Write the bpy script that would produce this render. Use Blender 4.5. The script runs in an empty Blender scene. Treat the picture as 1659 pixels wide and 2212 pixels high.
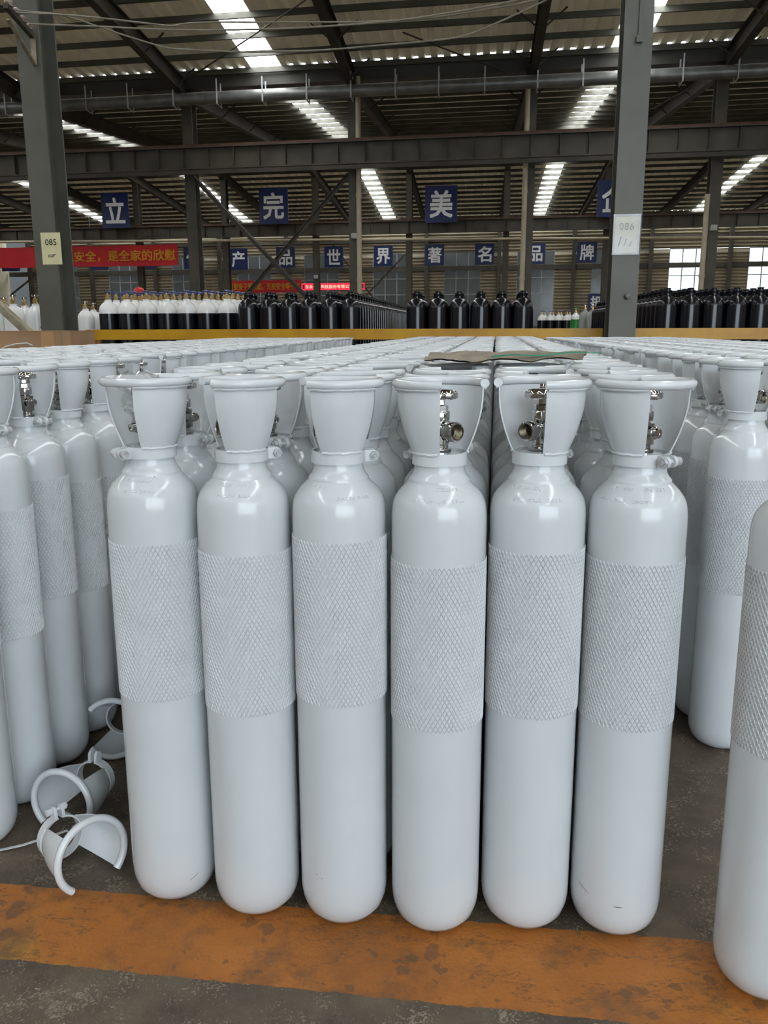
import bpy, math, random
import numpy as np
from mathutils import Vector, Matrix

random.seed(7)
SC = bpy.context.scene
COL = SC.collection
rad = math.radians

# ------------------------------------------------------------------ camera
F_PX, W_PX, H_PX = 1833.0, 1659.0, 2212.0
CAM_H, PITCH, ROLL = 0.94, rad(12.3), 0.003
_f = Vector((0, math.cos(PITCH), -math.sin(PITCH)))
_u0 = Vector((0, math.sin(PITCH), math.cos(PITCH)))
_r0 = Vector((1, 0, 0))
CR = math.cos(ROLL) * _r0 - math.sin(ROLL) * _u0
CU = math.cos(ROLL) * _u0 + math.sin(ROLL) * _r0
CF = _f
cam_d = bpy.data.cameras.new('camera')
cam_d.sensor_fit = 'HORIZONTAL'
cam_d.sensor_width = 36.0
cam_d.lens = F_PX / W_PX * 36.0
cam_d.clip_start = 0.02
cam_d.clip_end = 400
cam = bpy.data.objects.new('camera', cam_d)
COL.objects.link(cam)
cam.matrix_world = Matrix(((CR.x, CU.x, -CF.x, 0), (CR.y, CU.y, -CF.y, 0), (CR.z, CU.z, -CF.z, CAM_H), (0, 0, 0, 1)))
SC.camera = cam

# ------------------------------------------------------------------ light: an overcast sky; it enters through an added doorway behind the camera
world = bpy.data.worlds.new('overcast_sky')
SC.world = world
world.use_nodes = True
wbg = world.node_tree.nodes['Background']
wbg.inputs['Color'].default_value = (0.80, 0.905, 1.0, 1)
wbg.inputs['Strength'].default_value = 4.6
SKYLIGHT_STRENGTH = 6.0
SC.view_settings.view_transform = 'Standard'
SC.view_settings.look = 'None'
SC.view_settings.exposure = 0.40
SC.view_settings.gamma = 1.0
SC.view_settings.use_curve_mapping = False
SC.cycles.use_denoising = True
SC.cycles.use_adaptive_sampling = True
SC.cycles.adaptive_threshold = 0.12
SC.cycles.adaptive_min_samples = 16
SC.cycles.use_light_tree = False
SC.cycles.max_bounces = 5
SC.cycles.diffuse_bounces = 4
SC.cycles.glossy_bounces = 3
SC.cycles.transparent_max_bounces = 6
SC.cycles.caustics_reflective = False
SC.cycles.caustics_refractive = False
SC.cycles.sample_clamp_indirect = 6.0


# ------------------------------------------------------------------ pixel helpers (photo frame 1659 x 2212)
def ray(px, py):
    return (px - W_PX / 2) / F_PX * CR - (py - H_PX / 2) / F_PX * CU + CF


def atZ(px, py, z):
    d = ray(px, py)
    return Vector((0, 0, CAM_H)) + d * ((z - CAM_H) / d.z)


def atY(px, py, Y):
    d = ray(px, py)
    return Vector((0, 0, CAM_H)) + d * (Y / d.y)


def project(p):
    d = Vector(p) - Vector((0, 0, CAM_H))
    z = d.dot(CF)
    return W_PX / 2 + F_PX * d.dot(CR) / z, H_PX / 2 - F_PX * d.dot(CU) / z


# hall axes: u along the beams (right end nearer), v along the roof slope
U2 = Vector((math.cos(rad(9.8)), -math.sin(rad(9.8)), 0))
V2 = Vector((math.sin(rad(6.2)), math.cos(rad(6.2)), 0))
_det = U2.x * V2.y - U2.y * V2.x


def B(s, t, z):
    return U2 * s + V2 * t + Vector((0, 0, z))


def st(p):
    return ((p.x * V2.y - p.y * V2.x) / _det, (U2.x * p.y - U2.y * p.x) / _det)


def atT(px, py, t):
    d = ray(px, py)
    k = t / ((U2.x * d.y - U2.y * d.x) / _det)
    return Vector((0, 0, CAM_H)) + d * k


# ------------------------------------------------------------------ materials
def new_mat(name):
    m = bpy.data.materials.new(name)
    m.use_nodes = True
    nt = m.node_tree
    return m, nt, nt.nodes['Principled BSDF']


def mat(name, c1, c2=None, rough=0.5, metal=0.0, scale=8.0, bump=0.0, bscale=60.0, spec=0.5, coat=0.0, detail=3.0, lo=0.35, hi=0.65):
    m, nt, b = new_mat(name)
    N, L = nt.nodes, nt.links
    c2 = c2 or tuple(x * 0.9 for x in c1)
    tc = N.new('ShaderNodeTexCoord')
    nz = N.new('ShaderNodeTexNoise')
    nz.inputs['Scale'].default_value = scale
    nz.inputs['Detail'].default_value = detail
    L.new(tc.outputs['Object'], nz.inputs['Vector'])
    rp = N.new('ShaderNodeValToRGB')
    rp.color_ramp.elements[0].position = lo
    rp.color_ramp.elements[1].position = hi
    rp.color_ramp.elements[0].color = (*c2, 1)
    rp.color_ramp.elements[1].color = (*c1, 1)
    L.new(nz.outputs['Fac'], rp.inputs['Fac'])
    L.new(rp.outputs['Color'], b.inputs['Base Color'])
    b.inputs['Roughness'].default_value = rough
    b.inputs['Metallic'].default_value = metal
    b.inputs['Specular IOR Level'].default_value = spec
    b.inputs['Coat Weight'].default_value = coat
    b.inputs['Coat Roughness'].default_value = 0.08
    if bump:
        n2 = N.new('ShaderNodeTexNoise')
        n2.inputs['Scale'].default_value = bscale
        n2.inputs['Detail'].default_value = 4
        L.new(tc.outputs['Object'], n2.inputs['Vector'])
        bp = N.new('ShaderNodeBump')
        bp.inputs['Strength'].default_value = bump
        bp.inputs['Distance'].default_value = 0.01
        L.new(n2.outputs['Fac'], bp.inputs['Height'])
        L.new(bp.outputs['Normal'], b.inputs['Normal'])
    return m


def emit_mat(name, c, strength, base=(0.8, 0.8, 0.8)):
    m, nt, b = new_mat(name)
    b.inputs['Base Color'].default_value = (*base, 1)
    b.inputs['Emission Color'].default_value = (*c, 1)
    b.inputs['Emission Strength'].default_value = strength
    b.inputs['Roughness'].default_value = 0.6
    return m


def clear_mat(name, tint, gloss, rough=0.1, body=(0.3, 0.3, 0.3), body_f=0.3):
    m, nt, b = new_mat(name)
    N, L = nt.nodes, nt.links
    N.remove(b)
    out = N['Material Output']
    tr = N.new('ShaderNodeBsdfTransparent')
    tr.inputs['Color'].default_value = (*tint, 1)
    di = N.new('ShaderNodeBsdfDiffuse')
    di.inputs['Color'].default_value = (*body, 1)
    gl = N.new('ShaderNodeBsdfGlossy')
    gl.inputs['Roughness'].default_value = rough
    a = N.new('ShaderNodeMixShader')
    nz = N.new('ShaderNodeTexNoise')
    nz.inputs['Scale'].default_value = 3.0
    mr = N.new('ShaderNodeMapRange')
    mr.inputs['To Min'].default_value = max(0.0, body_f - 0.15)
    mr.inputs['To Max'].default_value = min(1.0, body_f + 0.15)
    L.new(nz.outputs['Fac'], mr.inputs['Value'])
    L.new(mr.outputs['Result'], a.inputs['Fac'])
    L.new(tr.outputs[0], a.inputs[1])
    L.new(di.outputs[0], a.inputs[2])
    c = N.new('ShaderNodeMixShader')
    c.inputs['Fac'].default_value = gloss
    L.new(a.outputs[0], c.inputs[1])
    L.new(gl.outputs[0], c.inputs[2])
    L.new(c.outputs[0], out.inputs['Surface'])
    return m


def floor_material():
    m, nt, b = new_mat('painted_concrete_floor')
    N, L = nt.nodes, nt.links
    geo = N.new('ShaderNodeNewGeometry')
    sep = N.new('ShaderNodeSeparateXYZ')
    L.new(geo.outputs['Position'], sep.inputs[0])

    def noise(scale, detail=4.0, rough=0.55, vec=None):
        n = N.new('ShaderNodeTexNoise')
        n.inputs['Scale'].default_value = scale
        n.inputs['Detail'].default_value = detail
        n.inputs['Roughness'].default_value = rough
        L.new(vec or geo.outputs['Position'], n.inputs['Vector'])
        return n.outputs['Fac']

    def math_(op, a, b_=None, c=None):
        n = N.new('ShaderNodeMath')
        n.operation = op
        for i, v in enumerate((a, b_, c)):
            if v is None:
                continue
            if isinstance(v, (int, float)):
                n.inputs[i].default_value = v
            else:
                L.new(v, n.inputs[i])
        return n.outputs[0]

    def ramp(fac, stops, interp='LINEAR'):
        n = N.new('ShaderNodeValToRGB')
        n.color_ramp.interpolation = interp
        el = n.color_ramp.elements
        while len(el) < len(stops):
            el.new(0.5)
        for e, (p, c) in zip(el, stops):
            e.position = p
            e.color = (*c, 1) if len(c) == 3 else c
        L.new(fac, n.inputs['Fac'])
        return n.outputs['Color']

    def mix(fac, a, b_):
        n = N.new('ShaderNodeMix')
        n.data_type = 'RGBA'
        for i, v in ((0, fac), (6, a), (7, b_)):
            if isinstance(v, (int, float)):
                n.inputs[i].default_value = v
            elif isinstance(v, tuple):
                n.inputs[i].default_value = (*v, 1)
            else:
                L.new(v, n.inputs[i])
        return n.outputs[2]

    # worn dark concrete with light chips
    base = ramp(noise(6.0, 8.0, 0.65), [(0.34, (0.052, 0.039, 0.026)), (0.66, (0.150, 0.115, 0.077))])
    vo = N.new('ShaderNodeTexVoronoi')
    vo.inputs['Scale'].default_value = 190.0
    vo.inputs['Randomness'].default_value = 1.0
    warp = N.new('ShaderNodeVectorMath')
    warp.operation = 'ADD'
    wn = N.new('ShaderNodeTexNoise')
    wn.inputs['Scale'].default_value = 90.0
    wsc = N.new('ShaderNodeVectorMath')
    wsc.operation = 'SCALE'
    wsc.inputs['Scale'].default_value = 0.02
    L.new(geo.outputs['Position'], wn.inputs['Vector'])
    L.new(wn.outputs['Color'], wsc.inputs[0])
    L.new(geo.outputs['Position'], warp.inputs[0])
    L.new(wsc.outputs[0], warp.inputs[1])
    L.new(warp.outputs[0], vo.inputs['Vector'])
    chip = math_('LESS_THAN', vo.outputs['Distance'], math_('MULTIPLY', math_('SUBTRACT', noise(14.0, 5.0), 0.36), 1.7))
    base = mix(math_('MULTIPLY', chip, 0.75), base, ramp(noise(70.0), [(0.35, (0.17, 0.13, 0.09)), (0.65, (0.36, 0.30, 0.23))]))
    # painted orange lane line, edges measured on the floor
    wob = math_('MULTIPLY', math_('SUBTRACT', noise(30.0, 5.0, 0.7), 0.5), 0.014)
    up = math_('SUBTRACT', math_('ADD', math_('MULTIPLY', sep.outputs['X'], -0.1248), 1.2168), math_('ADD', sep.outputs['Y'], wob))
    lo = math_('SUBTRACT', math_('ADD', sep.outputs['Y'], wob), math_('ADD', math_('MULTIPLY', sep.outputs['X'], -0.1351), 1.0404))
    line = math_('MULTIPLY', math_('GREATER_THAN', up, 0.0), math_('GREATER_THAN', lo, 0.0))
    orange = ramp(noise(5.0, 6.0, 0.6), [(0.3, (0.24, 0.085, 0.016)), (0.5, (0.38, 0.130, 0.018)), (0.75, (0.46, 0.165, 0.026))])
    # older yellow showing through in patches
    yel = ramp(noise(2.3, 4.0, 0.6), [(0.58, (0, 0, 0)), (0.66, (1, 1, 1))])
    orange = mix(math_('MULTIPLY', yel, 0.6), orange, (0.50, 0.26, 0.03))
    # scrapes and oil spots
    spot = N.new('ShaderNodeTexVoronoi')
    spot.inputs['Scale'].default_value = 34.0
    L.new(warp.outputs[0], spot.inputs['Vector'])
    s1 = math_('LESS_THAN', spot.outputs['Distance'], math_('MULTIPLY', math_('SUBTRACT', noise(7.0, 4.0), 0.44), 2.0))
    orange = mix(math_('MULTIPLY', s1, 0.55), orange, (0.09, 0.060, 0.034))
    st_ = ramp(noise(9.0, 9.0, 0.72), [(0.50, (0, 0, 0)), (0.64, (1, 1, 1))])
    orange = mix(math_('MULTIPLY', st_, 0.62), orange, (0.085, 0.055, 0.030))
    mp = N.new('ShaderNodeMapping')
    mp.inputs['Scale'].default_value = (5.0, 16.0, 1.0)
    mp.inputs['Rotation'].default_value = (0, 0, 0.5)
    L.new(geo.outputs['Position'], mp.inputs['Vector'])
    crk = math_('LESS_THAN', math_('ABSOLUTE', math_('SUBTRACT', noise(0.9, 6.0, 0.65, mp.outputs[0]), 0.5)), 0.007)
    crk = math_('MULTIPLY', crk, math_('GREATER_THAN', noise(4.0, 2.0), 0.48))
    orange = mix(math_('MULTIPLY', crk, 0.6), orange, (0.12, 0.06, 0.025))
    wear = math_('LESS_THAN', noise(120.0, 3.0, 0.7), 0.30)
    line = math_('MULTIPLY', line, math_('SUBTRACT', 1.0, math_('MULTIPLY', wear, 0.5)))
    # lane line laid over the concrete
    colr = mix(line, base, orange)
    L.new(colr, b.inputs['Base Color'])
    b.inputs['Roughness'].default_value = 0.62
    bp = N.new('ShaderNodeBump')
    bp.inputs['Strength'].default_value = 0.5
    bp.inputs['Distance'].default_value = 0.004
    L.new(math_('ADD', noise(140.0, 5.0), math_('MULTIPLY', noise(25.0, 4.0), 1.0)), bp.inputs['Height'])
    L.new(bp.outputs['Normal'], b.inputs['Normal'])
    return m


M = {}
M['paint'] = mat('white_enamel', (0.615, 0.640, 0.650), (0.585, 0.610, 0.620), rough=0.13, scale=5.0)
M['mesh'] = mat('white_plastic_netting', (0.60, 0.615, 0.625), (0.54, 0.555, 0.565), rough=0.5, scale=20.0)
M['guard'] = mat('white_guard_enamel', (0.655, 0.680, 0.690), (0.615, 0.640, 0.650), rough=0.16, scale=14.0)
M['bolt'] = mat('painted_bolt_steel', (0.55, 0.56, 0.56), (0.35, 0.35, 0.35), rough=0.4, scale=120.0)
M['chrome'] = mat('chrome_plating', (0.62, 0.615, 0.60), (0.50, 0.49, 0.48), rough=0.07, metal=1.0, scale=30.0)
M['bore'] = mat('brass_thread', (0.22, 0.185, 0.13), (0.10, 0.085, 0.06), rough=0.4, metal=1.0, scale=200.0)
M['black'] = mat('black_gloss_enamel', (0.006, 0.007, 0.012), (0.004, 0.004, 0.007), rough=0.21, scale=6.0)
M['white'] = mat('white_gloss_enamel', (0.86, 0.86, 0.84), (0.80, 0.80, 0.78), rough=0.25, scale=5.0, coat=0.3)
M['brass'] = mat('brass_valve_metal', (0.72, 0.52, 0.25), (0.55, 0.38, 0.16), rough=0.3, metal=0.9, scale=30.0)
M['blue_wheel'] = mat('blue_plastic_wheel', (0.02, 0.05, 0.22), (0.015, 0.03, 0.12), rough=0.4)
M['green'] = mat('green_enamel', (0.02, 0.28, 0.04), (0.015, 0.20, 0.03), rough=0.3)
M['grey_cyl'] = mat('dull_grey_enamel', (0.36, 0.37, 0.34), (0.30, 0.31, 0.28), rough=0.4)
M['column'] = mat('grey_green_column_paint', (0.115, 0.113, 0.090), (0.090, 0.088, 0.069), rough=0.45, scale=2.5, bump=0.03, bscale=30)
M['steel'] = mat('brown_grey_girder_paint', (0.080, 0.069, 0.049), (0.052, 0.043, 0.030), rough=0.55, scale=2.0)
M['rafter'] = mat('dark_rafter_paint', (0.055, 0.046, 0.034), (0.032, 0.026, 0.019), rough=0.6, scale=1.5)
M['purlin'] = mat('galvanised_purlin', (0.105, 0.105, 0.086), (0.07, 0.07, 0.056), rough=0.5, scale=1.2, metal=0.2)
M['rust'] = mat('rusty_crane_rail', (0.13, 0.055, 0.03), (0.07, 0.03, 0.018), rough=0.7, scale=6.0)
M['roof'] = mat('cream_roof_sheet', (0.80, 0.715, 0.54), (0.66, 0.59, 0.44), rough=0.55, scale=0.8)
M['gutter'] = mat('galvanised_gutter', (0.06, 0.057, 0.048), (0.035, 0.032, 0.026), rough=0.5, scale=1.0)
M['duct'] = mat('galvanised_duct', (0.24, 0.245, 0.235), (0.16, 0.165, 0.16), rough=0.38, metal=0.5, scale=3.0)
M['hanger'] = mat('pale_hanger_strap', (0.50, 0.51, 0.52), (0.40, 0.41, 0.42), rough=0.5)
M['pipe'] = mat('cream_downpipe', (0.50, 0.44, 0.31), (0.42, 0.36, 0.25), rough=0.5, scale=3.0)
M['siding'] = mat('beige_siding_sheet', (0.42, 0.355, 0.235), (0.33, 0.275, 0.18), rough=0.6, scale=0.9)
M['frame'] = mat('aluminium_window_frame', (0.42, 0.43, 0.42), (0.33, 0.34, 0.33), rough=0.5)
M['glass'] = clear_mat('dusty_window_glass', (0.80, 0.82, 0.82), 0.05, 0.15, (0.15, 0.15, 0.14), 0.30)
M['bag'] = clear_mat('clear_plastic_film', (0.98, 0.985, 0.985), 0.13, 0.10, (0.7, 0.7, 0.7), 0.12)
M['skylight'] = emit_mat('translucent_skylight_sheet', (0.97, 0.99, 1.0), SKYLIGHT_STRENGTH)
M['blue_sign'] = mat('blue_sign_board', (0.010, 0.024, 0.115), (0.007, 0.016, 0.080), rough=0.35, scale=1.2)
M['letter'] = mat('white_sign_letter', (0.88, 0.90, 0.90), (0.80, 0.82, 0.82), rough=0.5)
M['red_cloth'] = mat('red_banner_cloth', (0.60, 0.018, 0.024), (0.52, 0.014, 0.018), rough=0.7, scale=1.0)
M['yellow_letter'] = mat('yellow_banner_letter', (0.70, 0.33, 0.02), (0.60, 0.27, 0.015), rough=0.7)
M['led_red'] = emit_mat('red_led_dots', (1.0, 0.02, 0.05), 1.6, (0.3, 0.0, 0.0))
M['led_text'] = emit_mat('pale_led_letters', (1.0, 0.55, 0.40), 1.8, (0.3, 0.1, 0.1))
M['yellow_paper'] = mat('pale_yellow_paper', (0.72, 0.68, 0.40), (0.66, 0.62, 0.36), rough=0.7)
M['white_paper'] = mat('faded_white_paper', (0.68, 0.69, 0.66), (0.58, 0.57, 0.42), rough=0.3, scale=2.5)
M['tape'] = mat('silvery_tape', (0.62, 0.64, 0.64), (0.45, 0.46, 0.46), rough=0.3)
M['ink'] = mat('black_ink', (0.03, 0.035, 0.03), (0.02, 0.02, 0.02), rough=0.7)
M['faded_ink'] = mat('faded_ink', (0.52, 0.53, 0.53), (0.46, 0.47, 0.47), rough=0.7)
M['rail'] = mat('amber_rail_paint', (0.60, 0.33, 0.012), (0.46, 0.22, 0.009), rough=0.4, scale=3.0)
M['rail_dark'] = mat('worn_amber_bracket_paint', (0.40, 0.16, 0.010), (0.20, 0.08, 0.012), rough=0.5, scale=12.0)
M['carton'] = mat('brown_cardboard', (0.36, 0.215, 0.115), (0.30, 0.175, 0.09), rough=0.75, scale=4.0)
M['carton_tape'] = mat('tan_packing_tape', (0.46, 0.27, 0.13), (0.40, 0.23, 0.11), rough=0.35)
M['sack'] = mat('grey_brown_woven_sack', (0.30, 0.255, 0.20), (0.20, 0.165, 0.125), rough=0.8, scale=30.0)
M['strap_green'] = mat('green_strap', (0.01, 0.30, 0.16), (0.008, 0.22, 0.11), rough=0.4)
M['strap_white'] = mat('white_plastic_strap', (0.66, 0.67, 0.66), (0.55, 0.56, 0.55), rough=0.45)
M['cable'] = mat('beige_cable', (0.26, 0.235, 0.18), (0.20, 0.18, 0.14), rough=0.6)
M['porcelain'] = mat('brown_white_porcelain', (0.55, 0.48, 0.42), (0.30, 0.22, 0.18), rough=0.25, scale=30)
M['bracket'] = mat('rusty_cream_angle_iron', (0.34, 0.31, 0.22), (0.20, 0.15, 0.09), rough=0.6, scale=10)
M['helmet'] = mat('red_hard_hat_plastic', (0.62, 0.02, 0.02), (0.50, 0.015, 0.015), rough=0.3)
M['skin'] = mat('skin', (0.50, 0.30, 0.20), (0.45, 0.26, 0.17), rough=0.6)
M['workwear'] = mat('dark_blue_workwear', (0.03, 0.04, 0.08), (0.02, 0.03, 0.06), rough=0.8)
M['plastic_box'] = mat('pale_plastic_box', (0.55, 0.55, 0.50), (0.48, 0.48, 0.43), rough=0.5)
M['sky_block'] = mat('sky_block_grey', (0.032, 0.032, 0.029), (0.022, 0.022, 0.020), rough=0.8, scale=0.3)
M['scuff'] = mat('dark_scuff', (0.16, 0.12, 0.10), (0.08, 0.06, 0.05), rough=0.7, scale=300)
M['weld_dark'] = mat('dirty_seam', (0.12, 0.12, 0.12), (0.05, 0.05, 0.05), rough=0.6)
M['floor'] = floor_material()


def add_translucent_lift(m, f):
    # slight translucency added to brighten the underside of the roof sheet
    nt = m.node_tree
    b = nt.nodes['Principled BSDF']
    tr = nt.nodes.new('ShaderNodeBsdfTranslucent')
    tr.inputs['Color'].default_value = (1.0, 0.88, 0.64, 1)
    mx = nt.nodes.new('ShaderNodeMixShader')
    mx.inputs['Fac'].default_value = f
    nt.links.new(b.outputs[0], mx.inputs[1])
    nt.links.new(tr.outputs[0], mx.inputs[2])
    nt.links.new(mx.outputs[0], nt.nodes['Material Output'].inputs['Surface'])


add_translucent_lift(M['roof'], 0.009)


# ------------------------------------------------------------------ mesh builder
class MB:
    def __init__(self):
        self.v, self.f = [], []

    def add(self, verts, faces, mx=None):
        o = len(self.v)
        if mx is not None:
            verts = [tuple(mx @ Vector(p)) for p in verts]
        self.v += [tuple(p) for p in verts]
        self.f += [tuple(i + o for i in q) for q in faces]
        return self

    def box(self, c, d, mx=None):
        x, y, z = c
        a, b, e = d[0] / 2, d[1] / 2, d[2] / 2
        vs = [(x + i * a, y + j * b, z + k * e) for i in (-1, 1) for j in (-1, 1) for k in (-1, 1)]
        fs = [(0, 1, 3, 2), (4, 6, 7, 5), (0, 4, 5, 1), (2, 3, 7, 6), (0, 2, 6, 4), (1, 5, 7, 3)]
        return self.add(vs, fs, mx)

    def bar(self, p, q, w, h, up=Vector((0, 0, 1))):
        """box beam between p and q, width w across, height h along up"""
        p, q = Vector(p), Vector(q)
        d = (q - p).normalized()
        sx = d.cross(up).normalized()
        sz = sx.cross(d).normalized()
        vs = []
        for e in (p, q):
            for a, b in ((-1, -1), (1, -1), (1, 1), (-1, 1)):
                vs.append(e + sx * (a * w / 2) + sz * (b * h / 2))
        return self.add(vs, [(0, 1, 2, 3), (7, 6, 5, 4), (0, 4, 5, 1), (1, 5, 6, 2), (2, 6, 7, 3), (3, 7, 4, 0)])

    def lathe(self, prof, seg=32, mx=None, cap=True):
        vs, fs = [], []
        for r, z in prof:
            for i in range(seg):
                a = 2 * math.pi * i / seg
                vs.append((r * math.sin(a), -r * math.cos(a), z))
        for j in range(len(prof) - 1):
            for i in range(seg):
                k = (i + 1) % seg
                fs.append((j * seg + i, j * seg + k, (j + 1) * seg + k, (j + 1) * seg + i))
        if cap:
            if prof[0][0] > 1e-6:
                fs.append(tuple(reversed(range(seg))))
            if prof[-1][0] > 1e-6:
                b = (len(prof) - 1) * seg
                fs.append(tuple(range(b, b + seg)))
        return self.add(vs, fs, mx)

    def tube(self, pts, r, seg=8, closed=False, mx=None):
        pts = [Vector(p) for p in pts]
        n = len(pts)
        vs, fs = [], []
        prev = None
        for i, p in enumerate(pts):
            if closed:
                d = pts[(i + 1) % n] - pts[i - 1]
            else:
                d = pts[min(i + 1, n - 1)] - pts[max(i - 1, 0)]
            d.normalize()
            if prev is None:
                a = Vector((0, 0, 1)) if abs(d.z) < 0.9 else Vector((1, 0, 0))
                nx = d.cross(a).normalized()
            else:
                nx = (prev - d * prev.dot(d)).normalized()
            prev = nx
            ny = d.cross(nx)
            for k in range(seg):
                a = 2 * math.pi * k / seg
                vs.append(p + nx * (r * math.cos(a)) + ny * (r * math.sin(a)))
        m = n if closed else n - 1
        for i in range(m):
            j = (i + 1) % n
            for k in range(seg):
                l = (k + 1) % seg
                fs.append((i * seg + k, i * seg + l, j * seg + l, j * seg + k))
        if not closed:
            fs.append(tuple(reversed(range(seg))))
            fs.append(tuple(range((n - 1) * seg, n * seg)))
        return self.add(vs, fs, mx)

    def mesh(self, name, material, smooth=True, angle=40):
        me = bpy.data.meshes.new(name)
        me.from_pydata(self.v, [], self.f)
        me.materials.append(material)
        if smooth:
            me.polygons.foreach_set('use_smooth', [True] * len(me.polygons))
            me.set_sharp_from_angle(angle=rad(angle))
        me.update()
        return me

    def build(self, name, material, parent=None, smooth=True, angle=40, mx=None):
        return link(name, self.mesh(name, material, smooth, angle), parent, mx)


def link(name, me, parent=None, mx=None):
    o = bpy.data.objects.new(name, me)
    COL.objects.link(o)
    if parent is not None:
        o.parent = parent
    if mx is not None:
        o.matrix_local = mx
    return o


def empty(name, loc=(0, 0, 0), rz=0.0):
    o = bpy.data.objects.new(name, None)
    o.empty_display_size = 0.05
    COL.objects.link(o)
    o.location = loc
    o.rotation_euler = (0, 0, rz)
    return o


def tag(o, label=None, cat=None, group=None, kind=None):
    if label:
        o['label'] = label
    if cat:
        o['category'] = cat
    if group:
        o['group'] = group
    if kind:
        o['kind'] = kind
    return o


_text_cache = {}


def text_geo(body, bold=0.0, res=2, ext=0.0):
    key = (body, bold, res, ext)
    if key in _text_cache:
        return _text_cache[key]
    c = bpy.data.curves.new('lettering', 'FONT')
    c.body = body
    c.offset = bold
    c.resolution_u = res
    c.extrude = ext
    c.align_x = 'CENTER'
    o = bpy.data.objects.new('lettering_source', c)
    COL.objects.link(o)
    dg = bpy.context.evaluated_depsgraph_get()
    dg.update()
    ev = o.evaluated_get(dg)
    me = ev.to_mesh()
    vs = [v.co.copy() for v in me.vertices]
    fs = [tuple(p.vertices) for p in me.polygons]
    ev.to_mesh_clear()
    bpy.data.objects.remove(o)
    bpy.data.curves.remove(c)
    xs = [v.x for v in vs]
    ys = [v.y for v in vs]
    cx, cy = (min(xs) + max(xs)) / 2, (min(ys) + max(ys)) / 2
    vs = [(v.x - cx, v.y - cy, v.z) if ext else (v.x - cx, v.y - cy) for v in vs]
    _text_cache[key] = (vs, fs, max(xs) - min(xs), max(ys) - min(ys))
    return _text_cache[key]


def flat_text(name, body, material, parent, width=None, height=None, bold=0.0, fat=0.0, offset=(0, 0, 0), rot=0.0, squash=1.0):
    """letters standing in the local XZ plane, read from local -Y"""
    vs, fs, w, h = text_geo(body, bold)
    w, h = w + 2 * fat, h + 2 * fat
    k = (width / w) if width else (height / h)
    kz = (height / h) if (height and width) else k * squash
    b = MB()
    ca, sa = math.cos(rot), math.sin(rot)
    shifts = [(0, 0)] if fat <= 0 else [(fat * i, fat * j) for i in (-1, 0, 1) for j in (-1, 0, 1)]
    for n_, (fx, fy) in enumerate(shifts):
        pts = []
        for x, y in vs:
            x, y = (x + fx) * k, (y + fy) * kz
            pts.append((offset[0] + x * ca - y * sa, offset[1] - 0.0003 * n_, offset[2] + x * sa + y * ca))
        b.add(pts, fs)
    return b.build(name, material, parent, smooth=False)


# ------------------------------------------------------------------ the setting
def build_floor():
    b = MB()
    b.add([(-70, -40, 0), (70, -40, 0), (70, 110, 0), (-70, 110, 0)], [(0, 1, 2, 3)])
    o = b.build('floor', M['floor'], smooth=False)
    tag(o, kind='structure')


build_floor()

T_VALLEY, Z_VALLEY, SLOPE = 24.0, 7.62, 0.08
SPANS = [(-8.0, 8.0), (8.0, 24.0), (24.0, 40.0), (40.0, 56.0)]


def roof_z(t):
    d = (t + 8.0) % 32.0
    return Z_VALLEY + SLOPE * (d if d < 16 else 32 - d)


S_F = st(atT(765, 200, T_VALLEY))[0]      # frame line through the column left of centre
DF = 4.66                                 # frame spacing
S_MIN, S_MAX = -33.0, 33.0
FRAMES = [S_F + DF * j for j in range(-8, 9) if S_MIN < S_F + DF * j < S_MAX]
SKY_W = 0.74
SKY_S = [S_F + DF * (j - 0.5) for j in range(-8, 9, 2)]
RIB_P, RIB_H = 0.33, 0.11


def in_sky(s):
    return any(abs(s - c) < SKY_W / 2 for c in SKY_S)


def rib_profile():
    pts = []
    s = S_MIN
    while s < S_MAX:
        for ds, dz in ((0, 0), (0.16, 0), (0.185, RIB_H), (0.305, RIB_H)):
            pts.append((s + ds, dz))
        s += RIB_P
    return pts


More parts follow.
